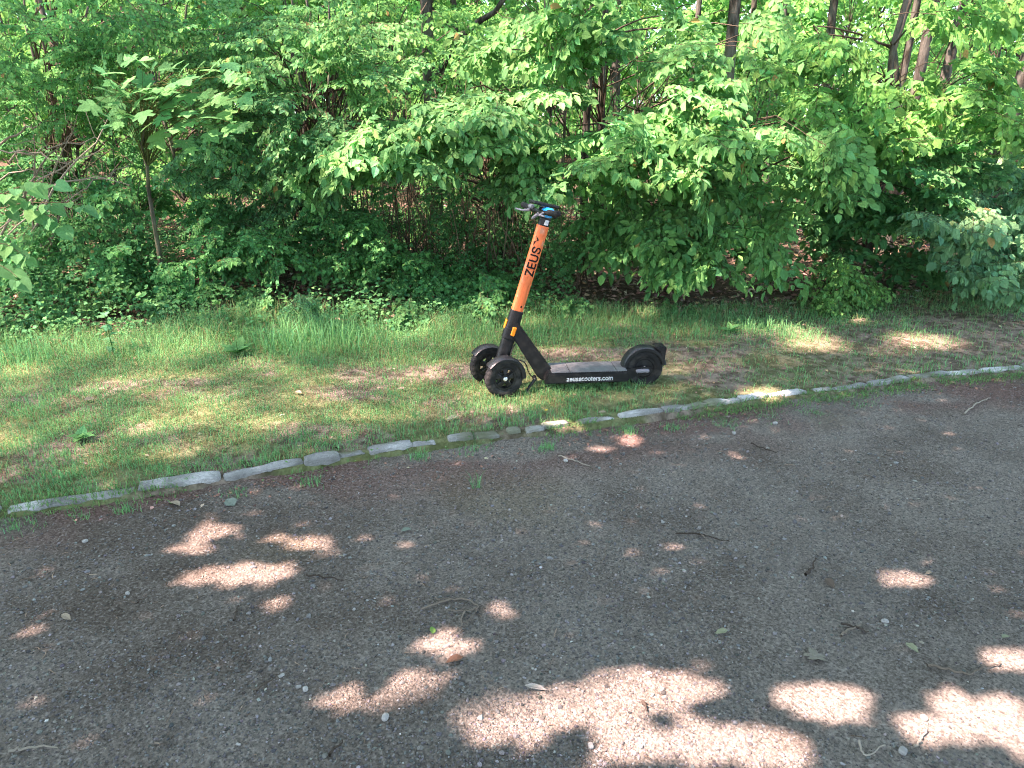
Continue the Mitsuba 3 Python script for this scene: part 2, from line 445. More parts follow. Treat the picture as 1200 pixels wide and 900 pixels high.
# tufts along both sides of the kerb and taller clumps
cl = [(gnd(px, py)[:2], rad, hh, n) for px, py, rad, hh, n in
      [(145, 592, .05, .06, 70), (20, 612, .08, .05, 90), (95, 600, .04, .04, 40), (275, 572, .05, .04, 50), (365, 560, .06, .05, 70), (490, 530, .05, .07, 90), (555, 520, .09, .05, 110), (640, 520, .05, .06, 80),
       (655, 505, .05, .05, 70), (735, 500, .07, .06, 110), (790, 496, .08, .04, 90), (850, 490, .1, .03, 120), (900, 482, .1, .03, 120), (950, 478, .1, .03, 90), (1010, 468, .1, .03, 80), (560, 565, .02, .12, 14), (200, 560, .02, .12, 14),
       (340, 408, .22, .30, 190), (375, 402, .25, .34, 230), (410, 405, .22, .28, 190), (440, 395, .2, .22, 120), (15, 425, .25, .20, 220), (60, 420, .25, .16, 200), (480, 405, .2, .2, 120),
       (915, 392, .25, .14, 260), (880, 388, .2, .14, 200), (950, 395, .2, .11, 150), (830, 395, .2, .12, 120), (1100, 400, .3, .1, 160), (640, 460, .15, .07, 120), (680, 455, .2, .09, 220), (730, 455, .15, .08, 140), (600, 470, .1, .06, 60),
       (560, 390, .2, .2, 120), (700, 395, .2, .16, 130), (640, 400, .2, .17, 130), (760, 395, .2, .15, 120), (1060, 385, .2, .12, 90), (150, 415, .3, .13, 220), (230, 415, .3, .13, 200), (300, 400, .2, .14, 120),
       (50, 470, .2, .09, 140), (30, 520, .15, .09, 120), (110, 500, .15, .08, 110), (240, 470, .2, .07, 120), (160, 545, .1, .06, 80), (80, 560, .1, .07, 80), (350, 490, .15, .06, 100)]]
for c0, rad, hh, n in cl:
    px_ = c0[0] + r.normal(0, rad * .55, n); py_ = c0[1] + r.normal(0, rad * .45, n)
    hs = hh * r.uniform(.35, 1.0, n)
    zz = np.where(py_ > kerb_y(px_) - .02, ground_z(px_, py_), PZ)
    v, f, c = blades(px_, py_, zz, hs, np.clip(hs * .03, .0026, .0065), r, (.155, .31, .09), .5)
    sp.add(v, f, c)
# moss and short grass creeping over the kerb
N = 9000
x = r.uniform(-2.6, 4.3, N); t_ = r.normal(-.02, .045, N) - .05 * (x > .6)
y = kerb_y(x) + .025 + t_
okk = (VN(x, y, 3.0, 3, 55) + .10 * (x > .6) > .50) & (np.abs(t_ ) > .012)
x, y = x[okk], y[okk]
zz = np.where(y > kerb_y(x) - .02, ground_z(x, y), path_z(x, y))
v, f, c = blades(x, y, zz, r.uniform(.015, .05, len(x)), r.uniform(.0025, .0042, len(x)), r, (.14, .24, .06), .7)
sp.add(v, f, c)
sp.put('grass', 'm_grass')
tag('grass', 'short patchy green grass on the verge, taller along the shrubs', 'grass', kind='stuff')

# low herbs: clover-like rosettes and small leaves in the grass
sp = Soup()
N = 15000
x = r.uniform(-5, 6, N); y = r.uniform(1.8, 7.2, N)
ok = (y > kerb_y(x) - .12) & (y < forest_edge(x) + .2) & (np.abs(x) < .78 * y + .3) & (r.random(N) < .15 + .85 * np.clip(VN(x, y, 2.4, 3, 41) * 3 - 1.1, 0, 1))
ok &= (r.random(N) < np.clip(1.15 - .22 * x, .25, 1))
x, y = x[ok], y[ok]; n = len(x)
e = np.clip(1 - (forest_edge(x) - y) / .9, 0, 1)
th = r.uniform(0, 2 * np.pi, n)
d = np.stack([np.cos(th), np.sin(th), r.normal(.1, .3, n)], -1)
nn = nrm(np.stack([r.normal(0, .35, n), r.normal(-.2, .35, n), np.ones(n)], -1))
zz = np.where(y > kerb_y(x) - .02, ground_z(x, y), PZ) + r.uniform(.004, .022, n) + e * r.random(n) * .09
v, f = place_leaves(LEAF4, np.stack([x, y, zz], -1), d, nn, r.uniform(.010, .022, n) * (1 + .8 * e), r.uniform(.5, .85, n))
sp.add(v, f, leaf_colors(n, (.13, .25, .06), 5, r))
sp.put('verge_herbs', 'm_leaf')
tag('verge_herbs', 'tiny round clover and herb leaves mixed into the verge grass', 'herbs', kind='stuff')

# dead leaves on the forest floor and in the grass
sp = Soup()
N = 65000
x = r.uniform(-9, 10, N); y = r.uniform(2.2, 13, N)
e = y - forest_edge(x)
ok = (y > kerb_y(x) - .25) & (np.abs(x) < .8 * y + .4) & (r.random(N) < np.where(e > -.15, 1.0, .10))
x, y = x[ok], y[ok]; n = len(x)
th = r.uniform(0, 2 * np.pi, n)
d = np.stack([np.cos(th), np.sin(th), r.normal(0, .3, n)], -1)
nn = nrm(np.stack([r.normal(0, .4, n), r.normal(0, .4, n), np.ones(n)], -1))
zz = np.where(y > kerb_y(x) - .02, ground_z(x, y), PZ + .004) + r.uniform(.004, .02, n)
big = np.where(y > forest_edge(x) - .2, 1.0, r.uniform(.15, .5, n))
v, f = place_leaves(LEAF4, np.stack([x, y, zz], -1), d, nn, r.uniform(.035, .085, n) * big, r.uniform(.4, .7, n))
k = np.exp(r.normal(0, .45, (n, 1)))
col = np.clip(np.array([.30, .20, .14]) * k * (1 + r.normal(0, .12, (n, 3))), .02, .55)
sp.add(v, f, np.repeat(col, 5, 0))
# reddish bud scales and crumbs swept along the kerb
N = 2600
x = r.uniform(-2.6, 4.2, N); y = kerb_y(x) - np.abs(r.normal(.03, .13, N))
keepit = VN(x, y, 2.5, 2, 51) + r.normal(0, .1, N) > .5
x, y = x[keepit], y[keepit]; n = len(x)
th = r.uniform(0, 2 * np.pi, n)
v, f = place_leaves(LEAF2, np.stack([x, y, path_z(x, y) + .006], -1), np.stack([np.cos(th), np.sin(th), r.normal(0, .2, n)], -1), nrm(np.stack([r.normal(0, .3, n), r.normal(0, .3, n), np.ones(n)], -1)), r.uniform(.006, .02, n), r.uniform(.4, .8, n))
col = np.clip(np.array([.23, .12, .085]) * np.exp(r.normal(0, .4, (n, 1))), .03, .5)
sp.add(v, f, np.repeat(col, 4, 0))
sp.put('leaf_litter', 'm_litter')
tag('leaf_litter', 'brown dead leaves carpeting the soil under the shrubs', 'leaf litter', kind='stuff')

# ------------------------------------------------------------------ foliage machinery
def spray_proto(seed, leaf=.075, n_side=11):
    """a flat branch end about 0.8 m long in +x: leaves (pos, dir, normal, length) and twigs"""
    r = np.random.default_rng(seed)
    ax = lambda s: np.array([s * .8, .05 * math.sin(3 * s + seed), -.16 * s * s])
    tw = [np.array([ax(s) for s in np.linspace(0, 1, 7)])]
    for k in range(n_side):
        s = .1 + .85 * (k + r.uniform(.2, .8)) / n_side
        sg = 1 if k % 2 else -1
        L = (.12 + .34 * (1 - s) ** .8) * r.uniform(.75, 1.2)
        a = math.radians(r.uniform(35, 58))
        dv = np.array([math.cos(a), sg * math.sin(a), r.normal(0, .12)])
        p0 = ax(s)
        tw.append(np.array([p0 + dv * L * t + [.04 * t * t, 0, -.20 * L * t * t] for t in np.linspace(0, 1, 7)]))
    P, D, Nn, Ls = [], [], [], []
    for line in tw:
        seg = np.linalg.norm(np.diff(line, axis=0), axis=1); tot = seg.sum()
        m = max(3, int(tot / (leaf * .52)))
        for k in range(m + 1):
            t = min(1.0, (k + .6) / (m + .6)) * 6
            i0 = min(int(t), 5); p = line[i0] + (line[i0 + 1] - line[i0]) * (t - i0)
            tan = nrm(line[i0 + 1] - line[i0])
            sg = 1 if k % 2 else -1
            a = math.radians(r.normal(48, 12)) if k < m else r.normal(0, .2)
            lat = nrm(np.cross([0, 0, 1.0], tan))
            dv = tan * math.cos(a) + lat * sg * math.sin(a)
            P.append(p); D.append(dv); Nn.append([0, 0, 1.0]); Ls.append(leaf * r.uniform(.5, 1.28))
    return np.array(P), np.array(D), np.array(Nn), np.array(Ls), np.array(tw)


PROTOS = [spray_proto(s) for s in range(6)]
SMALL = [spray_proto(20 + s, .042, 9) for s in range(4)]
LARGE = [spray_proto(40 + s, .105, 8) for s in range(4)]


def add_sprays(leaves, twigs, P, D, S, protos, tpl, base, r, droop=.55, width=.6, flutter=.38, leafscale=1.0, up=None, side_twigs=True, thin=1.0):
    """copies of spray prototypes at P along D with scale S"""
    for p, d, s in zip(P, D, S):
        q = protos[r.integers(len(protos))]
        x = nrm(d)
        u = nrm(np.array([0, 0, 1.0]) + r.normal(0, .42, 3)) if up is None else nrm(up + r.normal(0, .25, 3))
        y = nrm(np.cross(u, x)); z = np.cross(x, y)
        R = np.stack([x, y * (1 if r.random() < .5 else -1), z], 0)
        lp, ld, ln = q[0] @ R * s + p, q[1] @ R, q[2] @ R
        if thin < 1:
            m = r.random(len(lp)) < thin
            lp, ld, ln, lL = lp[m], ld[m], ln[m], q[3][m]
        else:
            lL = q[3]
        n = len(lp)
        ld = ld + r.normal(0, .2, (n, 3)); ld[:, 2] -= np.abs(r.normal(droop * r.uniform(.4, 1.5), .35, n))
        ln = nrm(ln + r.normal(0, flutter, (n, 3)))
        v, f = place_leaves(tpl, lp, ld, ln, lL * leafscale * (.6 + .4 * s), width * r.uniform(.85, 1.12, n))
        leaves.add(v, f, leaf_colors(n, np.asarray(base) * math.exp(r.normal(0, .10)), len(tpl[0]), r))
        tw = q[4] if side_twigs else q[4][:1]
        tw = tw @ R * s + p
        rad = np.full(tw.shape[:2], .0016); rad[0] = np.linspace(.0045, .0018, 7)
        v, f = tubes(tw, rad * max(s, .7), 3)
        twigs.add(v, f, np.array([.075, .058, .04]))


def blob_points(blobs, r):
    """points in blobs given as pixel centre and radii, depth range and count"""
    out = []
    for cx, cy, rx, ry, y0, y1, n in blobs:
        for _ in range(n):
            t = r.uniform(0, 2 * math.pi); q = r.random() ** .5
            out.append(at(cx + rx * q * math.cos(t), cy + ry * q * math.sin(t), r.uniform(y0, y1)))
    return np.array(out)


def plant(name, label, cat, base, blobs, color=(.15, .29, .06), leaf=1.28, protos=PROTOS, tpl=LEAF8, stems=((0, 0),), stem_r=.02, group=None, droop=.55, width=.6, scale=(.55, .95),
          seed=1, forward=.75, trunk_top=None, crown='crown', side_twigs=True, thin=1.0, stem_key='stem', lean=(0, 0)):
    """a shrub or small tree: stems from the base, boughs from the stems to the blobs of sprays"""
    r = np.random.default_rng(seed)
    key = free(name); tag(key, label, cat, group)
    leaves, twigs = Soup(), Soup()
    pts = blob_points(blobs, r)
    bz = float(ground_z(np.array([base[0]]), np.array([base[1]]))[0]) - .05
    b = np.array([base[0], base[1], bz])
    top = (pts[:, 2].max() if trunk_top is None else trunk_top)
    lines = []
    for k, (sx, sy) in enumerate(stems):
        cen = pts.mean(0)
        e = b + np.array([sx * 2.5 + lean[0] + (cen[0] - b[0]) * .25, sy * 2.5 + lean[1], top - bz])
        p0 = b + [sx * .3, sy * .3, 0]
        ln = curve(p0, e, 10, 0, .02 + .012 * (top > 2), r)
        lines.append(ln)
        rad = stem_r * np.linspace(1, .35, 10) * r.uniform(.8, 1.15); rad[0] *= 1.35
        v, f = tubes(ln[None], rad[None], 9)
        put(f'{key}__{stem_key}', (v, f), 'm_bark', True)
    D, st = [], []
    for p in pts:
        ln = lines[r.integers(len(lines))]
        want = bz + (p[2] - bz) * r.uniform(.3, 1.0)
        a = ln[np.argmin(np.abs(ln[:, 2] - want))]
        out = p - a; out[2] = 0
        d = nrm(nrm(out) * .7 + np.array([r.normal(0, .45), -forward + r.normal(0, .3), r.normal(-.12, .22)]))
        D.append(d); st.append(a)
    D = np.array(D)
    S = r.uniform(*scale, len(pts))
    start = pts - D * (S * .4)[:, None]
    bl = []
    for a, e, d in zip(st, start, D):
        t = np.linspace(0, 1, 6)[:, None]
        ctrl = e - d * np.linalg.norm(e - a) * .4 + [0, 0, .12]
        bl.append((1 - t) ** 2 * a + 2 * t * (1 - t) * ctrl + t * t * e + np.r_[np.zeros((1, 3)), r.normal(0, .012, (4, 3)), np.zeros((1, 3))])
    if bl:
        rad = np.linspace(.009, .0035, 6)[None] * r.uniform(.6, 1.3, (len(bl), 1)) * min(1.0, stem_r / .02)
        v, f = tubes(np.array(bl), rad, 4)
        twigs.add(v, f, np.array([.085, .068, .05]))
    add_sprays(leaves, twigs, start, D, S, protos, tpl, color, r, droop, width, leafscale=leaf, side_twigs=side_twigs, thin=thin)
    leaves.put(f'{key}__{crown}', 'm_leaf'); tag(f'{key}__{crown}', kind='stuff')
    twigs.put(f'{key}__branches', 'm_twig'); tag(f'{key}__branches', kind='stuff')
    return key

# ------------------------------------------------------------------ plants at the forest edge
plant('hornbeam', 'broad hornbeam with drooping layered sprays overhanging the leaf litter right of the scooter', 'tree', (2.0, 7.7),
      [(790, 150, 80, 30, 5.7, 6.8, 20), (870, 175, 90, 45, 5.6, 6.9, 20), (735, 180, 45, 25, 5.7, 6.8, 10), (955, 190, 50, 25, 5.6, 6.6, 9), (770, 240, 80, 30, 6.0, 7.2, 14), (860, 240, 60, 35, 5.9, 7.0, 10), (830, 290, 70, 22, 5.9, 6.9, 10),
       (710, 260, 40, 35, 6.4, 7.4, 8), (830, 105, 50, 15, 5.9, 6.9, 5)],
      (.145, .29, .07), stems=((0, 0), (.12, .05), (-.12, .04)), stem_r=.035, seed=101)
plant('hornbeam', 'arching hornbeam bough with bright leaves hanging over the dark hollow behind the handlebar', 'tree', (-.1, 8.0),
      [(470, 165, 80, 26, 5.9, 6.7, 14), (540, 135, 60, 26, 5.9, 6.7, 9), (430, 175, 50, 20, 5.9, 6.6, 8), (610, 125, 60, 35, 6.0, 7.0, 13), (630, 190, 45, 35, 6.1, 7.0, 9), (380, 200, 50, 25, 6.1, 6.9, 6)],
      (.155, .30, .08), stems=((0, 0), (.1, .0)), stem_r=.03, seed=102)
plant('hornbeam', 'tall hornbeam whose leafy boughs reach down at the top middle of the view', 'tree', (1.0, 8.6),
      [(640, 40, 80, 40, 6.4, 7.8, 13), (780, 50, 45, 50, 6.4, 8.0, 7), (690, 10, 70, 30, 6.4, 7.6, 6), (590, 80, 40, 30, 6.8, 8.2, 5), (650, 100, 40, 20, 6.8, 8.2, 4), (910, 50, 30, 40, 6.6, 8.2, 5)],
      (.145, .285, .07), stems=((0, 0),), stem_r=.05, seed=103, trunk_top=4.2)
plant('hornbeam', 'leafy hornbeam filling the upper right corner in front of slanting trunks', 'tree', (3.9, 8.2),
      [(960, 80, 60, 40, 6.2, 7.6, 9), (1060, 130, 60, 30, 6.0, 7.4, 10), (1175, 50, 40, 50, 6.2, 7.6, 9), (1000, 150, 70, 30, 6.2, 7.4, 9), (1130, 120, 50, 30, 6.4, 7.6, 5), (1180, 150, 30, 30, 6.1, 7.2, 5), (1120, 5, 30, 20, 6.3, 7.2, 3)],
      (.14, .28, .055), stems=((0, 0), (.1, .1)), stem_r=.04, seed=104, trunk_top=4.0)
plant('hazel_bush', 'dense dark green bush below the slanting trunks right of the hornbeam', 'bush', (3.4, 8.0),
      [(1040, 210, 70, 50, 6.6, 7.8, 18), (1100, 190, 60, 40, 6.4, 7.6, 12), (980, 240, 50, 40, 6.6, 7.6, 10), (1060, 270, 50, 40, 7.0, 8.2, 8)],
      (.10, .225, .06), stems=((0, 0), (.12, .05), (-.1, .05), (0, .12)), stem_r=.018, seed=105)
plant('dogwood_bush', 'bush with glossy pale bluish leaves leaning towards the kerb at the right edge', 'bush', (5.1, 7.9),
      [(1125, 250, 40, 35, 6.1, 6.9, 8), (1165, 295, 40, 30, 6.0, 6.8, 8), (1180, 210, 40, 40, 6.2, 7.2, 6), (1190, 330, 30, 20, 5.9, 6.6, 4), (1230, 260, 40, 60, 6.0, 7.0, 8)],
      (.165, .29, .105), leaf=1.25, droop=.85, stems=((0, 0), (.1, .05), (-.1, .05)), stem_r=.016, seed=106, width=.66)
plant('hornbeam_seedling', 'low sunlit bush at the edge of the verge right of the leaf litter', 'bush', (3.0, 6.9),
      [(985, 325, 32, 20, 6.2, 6.7, 12), (970, 352, 22, 12, 6.0, 6.4, 6), (1010, 340, 20, 16, 6.3, 6.7, 5)],
      (.17, .31, .07), leaf=.8, stems=((0, 0), (.06, .03), (-.06, .02)), stem_r=.009, seed=107, scale=(.4, .6))
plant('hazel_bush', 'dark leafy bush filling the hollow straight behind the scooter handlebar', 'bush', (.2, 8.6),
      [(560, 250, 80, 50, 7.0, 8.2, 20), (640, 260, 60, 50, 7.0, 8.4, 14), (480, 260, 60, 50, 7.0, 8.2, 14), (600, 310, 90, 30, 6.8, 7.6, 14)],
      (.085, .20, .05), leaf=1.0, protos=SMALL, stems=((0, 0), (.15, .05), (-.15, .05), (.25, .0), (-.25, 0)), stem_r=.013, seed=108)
plant('elder_bush', 'green bush with hanging leaves between the sapling and the arching bough', 'bush', (-2.2, 8.0),
      [(310, 150, 70, 45, 6.3, 7.4, 18), (370, 190, 50, 50, 6.3, 7.4, 14), (330, 230, 60, 40, 6.6, 7.6, 12), (250, 190, 50, 40, 6.4, 7.4, 10)],
      (.135, .27, .085), protos=SMALL, leaf=1.45, stems=((0, 0), (.1, .05), (-.1, .03)), stem_r=.018, seed=109)
plant('elder_bush', 'tall bush with pale sunlit leaves in the upper left behind the sapling', 'bush', (-2.1, 8.4),
      [(330, 50, 80, 50, 6.3, 7.6, 20), (410, 40, 60, 50, 6.2, 7.4, 14), (440, 90, 50, 40, 6.3, 7.6, 10), (280, 100, 50, 40, 6.6, 7.8, 10), (250, 30, 60, 40, 6.8, 7.8, 10)],
      (.15, .29, .075), protos=SMALL, leaf=1.5, thin=.85, stems=((0, 0), (.1, .05), (-.12, .03)), stem_r=.025, seed=110, trunk_top=3.8)
plant('elder_bush', 'dense bush with fine leaves in the upper left corner above bare twigs', 'bush', (-4.8, 8.0),
      [(60, 40, 80, 50, 6.0, 7.4, 22), (150, 60, 70, 50, 6.4, 7.8, 16), (40, 110, 60, 40, 6.0, 7.2, 12), (200, 20, 50, 40, 6.6, 7.8, 10), (120, 130, 50, 40, 6.8, 7.8, 8)],
      (.13, .28, .065), protos=SMALL, leaf=1.25, stems=((0, 0), (.15, .05), (.2, .1), (-.1, .05)), stem_r=.022, seed=111, trunk_top=3.6)
plant('snowberry_bush', 'low bush with small round leaves left of the sapling trunk', 'bush', (-3.6, 6.7),
      [(70, 290, 80, 40, 5.9, 6.8, 18), (130, 250, 50, 40, 6.1, 7.0, 12), (30, 340, 60, 30, 5.8, 6.5, 12), (150, 320, 50, 30, 5.9, 6.6, 12), (160, 215, 90, 35, 7.4, 8.6, 22), (60, 215, 70, 30, 7.2, 8.4, 16), (20, 180, 60, 40, 7.2, 8.4, 12)],
      (.10, .235, .06), protos=SMALL, width=.75, stems=((0, 0), (.1, .05), (.2, .1), (-.1, .05), (-.2, 0)), stem_r=.007, seed=112, scale=(.4, .7))
plant('snowberry_bush', 'low bush with small round leaves right of the sapling trunk', 'bush', (-2.1, 6.9),
      [(270, 270, 60, 35, 6.2, 7.0, 16), (330, 290, 60, 30, 6.1, 7.0, 14), (240, 320, 50, 25, 6.0, 6.6, 10)],
      (.11, .25, .065), protos=SMALL, width=.75, stems=((0, 0), (.1, .05), (.2, .1), (-.1, .05), (-.2, 0)), stem_r=.007, seed=113, scale=(.4, .7))
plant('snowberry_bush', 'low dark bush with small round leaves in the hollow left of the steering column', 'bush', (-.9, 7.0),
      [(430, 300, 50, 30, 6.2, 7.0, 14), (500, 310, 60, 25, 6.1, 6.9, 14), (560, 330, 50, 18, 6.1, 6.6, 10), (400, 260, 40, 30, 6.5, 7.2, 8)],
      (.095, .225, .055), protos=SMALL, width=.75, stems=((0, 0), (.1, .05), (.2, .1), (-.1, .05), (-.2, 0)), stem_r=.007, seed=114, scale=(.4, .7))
plant('bramble', 'low green bramble in front of the leaf litter behind the rear fender', 'bush', (1.75, 6.45),
      [(820, 375, 30, 14, 6.0, 6.4, 9), (790, 365, 24, 10, 6.1, 6.5, 5), (850, 385, 16, 8, 6.0, 6.3, 4)],
      (.12, .25, .06), protos=SMALL, stems=((0, 0), (.05, .03), (-.05, .02)), stem_r=.005, seed=115, scale=(.3, .45))

# undergrowth that fills the wood behind them: one thing per bush
r0 = np.random.default_rng(5)
MID = [(-9.5, 10.5), (-7.4, 9.3), (-5.6, 10.6), (-4.0, 9.6), (-2.6, 10.6), (-1.2, 10.2), (.6, 11.2), (2.2, 10.4), (3.6, 11.6), (5.2, 10.2), (6.6, 9.2), (8.0, 10.6), (9.6, 11.8), (-8.5, 13.2), (-5.2, 13.4), (-2.4, 13.8), (.2, 14.2), (2.6, 14.6), (5.4, 13.8), (7.8, 13.6), (10.8, 14.2)]


def round_bush(name, label, cat, group, x, y, rad, z0, z1, n, color, protos, tpl, r, scale, leaf=1.0, thin=1.0, stems=2, stem_r=.025, side_twigs=False, droop=.5):
    key = free(name); tag(key, label, cat, group)
    leaves, twigs = Soup(), Soup()
    bz = float(ground_z(np.array([x]), np.array([y]))[0]) - .05
    ends = []
    for k in range(stems):
        a = r.uniform(0, 6.28)
        e = np.array([x + .35 * rad * math.cos(a), y + .35 * rad * math.sin(a), z1 * .95])
        ln = curve(np.array([x + .08 * math.cos(a), y + .08 * math.sin(a), bz]), e, 8, 0, .03, r)
        ends.append(ln)
        v, f = tubes(ln[None], (stem_r * np.linspace(1.1, .3, 8))[None], 7)
        put(f'{key}__stem', (v, f), 'm_bark', True)
    z = z0 + (z1 - z0) * r.random(n) ** .85
    u = (z - z0) / (z1 - z0)
    prof = rad * np.sqrt(np.clip(1 - (1.7 * u - .75) ** 2 * .8, .12, 1))
    a = r.uniform(0, 2 * np.pi, n); q = np.sqrt(r.uniform(.25, 1, n))
    pts = np.stack([x + prof * q * np.cos(a), y + prof * q * np.sin(a), z], -1)
    D = nrm(np.stack([np.cos(a) + r.normal(0, .4, n), np.sin(a) - .3 + r.normal(0, .4, n), r.normal(-.1, .25, n)], -1))
    S = r.uniform(*scale, n)
    start = pts - D * (S * .4)[:, None]
    t = np.linspace(0, 1, 5)[:, None]
    bl = []
    for e in start:
        ln = ends[r.integers(len(ends))]
        s0 = ln[np.argmin(np.abs(ln[:, 2] - (bz + (e[2] - bz) * r.uniform(.5, .9))))]
        bl.append(s0 + (e - s0) * t + np.array([0, 0, .25]) * (t * (1 - t)) * rad)
    v, f = tubes(np.array(bl), np.tile(np.linspace(.012, .005, 5), (n, 1)) * max(1, stem_r / .025), 3)
    twigs.add(v, f, np.array([.08, .065, .048]))
    add_sprays(leaves, twigs, start, D, S, protos, tpl, color, r, droop, .62, leafscale=leaf, side_twigs=side_twigs, thin=thin)
    leaves.put(f'{key}__crown', 'm_leaf'); tag(f'{key}__crown', kind='stuff')
    twigs.put(f'{key}__branches', 'm_twig'); tag(f'{key}__branches', kind='stuff')
    return key


for k, (x, y) in enumerate(MID):
    dark = .85 if y < 12 else 1.1
    round_bush('undergrowth_bush', 'leafy undergrowth bush deep in the wood behind the front shrubs', 'bush', 'undergrowth bushes inside the wood', x, y, r0.uniform(1.1, 1.5), .25, r0.uniform(2.6, 4.2) if x < 1.5 else (r0.uniform(1.5, 2.3) if y < 12.5 else r0.uniform(2.4, 3.6)), 46 if x < 1.5 else 34,
               np.array([.13, .27, .055]) * dark, PROTOS, LEAF4, r0, (.7, 1.15), leaf=1.05)


# ------------------------------------------------------------------ trees of the wood
def trunk_line(x, y, h, leanx=0.0, leany=0.0, r=rng, wig=.03):
    z = np.linspace(-.1, h, 12)
    p = np.stack([x + leanx * z + np.cumsum(r.normal(0, wig, 12)) * .6, y + leany * z + np.cumsum(r.normal(0, wig, 12)) * .6, z], -1)
    p[:, :2] += np.array([x, y]) - p[0, :2]
    p[:, 2] += float(ground_z(np.array([x]), np.array([y]))[0])
    return p


def wood_tree(label, x, y, dia, lean=(0, 0), h=11.0, crown=(3.6, 9.5, 2.3, 46), seed=1, group=None, name='tree', color=(.14, .29, .055), leafscale=1.7):
    r = np.random.default_rng(seed)
    key = free(name); tag(key, label, 'tree', group)
    ln = trunk_line(x, y, h, lean[0], lean[1], r)
    rad = dia / 2 * np.linspace(1.0, .3, 12); rad[0] *= 1.35
    v, f = tubes(ln[None], rad[None], 12)
    put(f'{key}__trunk', (v, f), 'm_bark', True)
    z0, z1, R, n = crown
    if n:
        leaves, twigs = Soup(), Soup()
        z = r.uniform(z0, z1, n); a = r.uniform(0, 2 * np.pi, n); q = np.sqrt(r.random(n)) * R * np.sqrt(np.clip(1 - ((z - z0) / (z1 - z0) * 1.6 - .6) ** 2 * .8, .1, 1))
        cx = np.interp(z, ln[:, 2], ln[:, 0]); cy = np.interp(z, ln[:, 2], ln[:, 1])
        pts = np.stack([cx + q * np.cos(a), cy + q * np.sin(a), z], -1)
        D = nrm(np.stack([np.cos(a) + r.normal(0, .3, n), np.sin(a) + r.normal(0, .3, n), r.normal(-.05, .2, n)], -1))
        S = r.uniform(1.0, 1.8, n)
        start = pts - D * (S * .4)[:, None]
        t = np.linspace(0, 1, 5)[:, None]
        bl = []
        for e in start:
            zz = e[2] - .5 * math.hypot(e[0] - x, e[1] - y) * r.uniform(.4, 1)
            s0 = np.array([np.interp(zz, ln[:, 2], ln[:, 0]), np.interp(zz, ln[:, 2], ln[:, 1]), zz])
            bl.append(s0 + (e - s0) * t + np.array([0, 0, .5]) * (t * (1 - t)))
        v, f = tubes(np.array(bl), np.tile(np.linspace(.03, .008, 5), (n, 1)), 4)
        twigs.add(v, f, np.array([.08, .066, .052]))
        add_sprays(leaves, twigs, start, D, S, LARGE, LEAF4, color, r, .35, .62, leafscale=leafscale / 1.2, side_twigs=False)
        leaves.put(f'{key}__crown', 'm_leaf'); tag(f'{key}__crown', kind='stuff')
        twigs.put(f'{key}__branches', 'm_twig'); tag(f'{key}__branches', kind='stuff')
    return key


def tx(px, y):
    return float(at(px, 200, y)[0])


for n, (px, y, dia, lean, lab) in enumerate([
        (508, 11.5, .24, (.0, 0), 'grey trunk forking at the top of the view above the arching bough'),
        (722, 12.5, .22, (-.01, 0), 'grey trunk half hidden by leaves above and right of the handlebar'),
        (845, 10.6, .21, (.012, 0), 'straight reddish brown trunk rising behind the broad hornbeam'),
        (1040, 12.0, .15, (.02, 0), 'slim dark trunk left of the slanting grey trunk at upper right'),
        (1076, 12.6, .21, (.075, 0), 'slanting grey trunk at upper right'),
        (1165, 10.5, .26, (.06, 0), 'thick dark trunk near the right edge'),
        (956, 14.0, .20, (.0, 0), 'short visible piece of dark trunk between the broad hornbeam and the slim trunks'),
        (1052, 8.8, .15, (.03, 0), 'dark low trunk under the bush below the slanting trunk'),
        (684, 8.3, .11, (.02, 0), 'thin trunk with a sunlit patch right of the scooter handlebar'),
        (120, 9.0, .09, (-.10, 0), 'thin leaning trunk at upper left above the sapling'),
        (1125, 14.5, .16, (.03, 0), 'thin distant trunk between the slanting trunk and the right edge'),
        (800, 15.0, .15, (.01, 0), 'thin distant trunk left of the reddish trunk'),
        (900, 16.0, .13, (-.01, 0), 'thin distant trunk right of the reddish trunk'),
        (700, 16.5, .14, (.01, 0), 'thin distant trunk left of the half hidden grey trunk')]):
    small = dia < .12
    wood_tree(lab, tx(px, y), y, dia * .85, lean, h=6.5 if small else 11.5, crown=(3.9, 6.4, 1.2, 14) if small else (4.4, 10.5, 2.4, 18), seed=300 + n)

r0 = np.random.default_rng(17)
for k in range(46):
    y = r0.uniform(16, 34); x = r0.uniform(-.85, .85) * y
    wood_tree('slender tree standing far back in the wood', x, y, r0.uniform(.10, .26), (r0.normal(0, .03), 0), h=10, crown=(2.2, 9.5, 2.5, 36), seed=400 + k, group='slender trees far back in the wood', name='distant_tree', leafscale=2.1)
for k in range(44):
    y = r0.uniform(18, 40); x = (k + r0.random()) / 44 * 1.9 * y - .95 * y
    round_bush('distant_bush', 'bush far back in the wood', 'bush', 'bushes far back in the wood', x, y, r0.uniform(1.6, 2.6), .3, r0.uniform(4.0, 7.5), 36, (.15, .31, .06), LARGE, LEAF2, r0, (1.5, 2.4), leaf=1.5, stems=1)
for k in range(40):
    x = -46 + 92 * (k + r0.random()) / 40; y = 42 + r0.uniform(-2, 6) - .012 * x * x * .3
    round_bush('woodland_edge_tree', 'leafy tree closing the view at the far side of the wood', 'tree', 'leafy trees at the far side of the wood', x, y, r0.uniform(2.6, 3.6), .3, r0.uniform(9, 12), 46, (.15, .31, .065), LARGE, LEAF2, r0, (2.6, 4.0), leaf=1.5, stems=1, stem_r=.14)

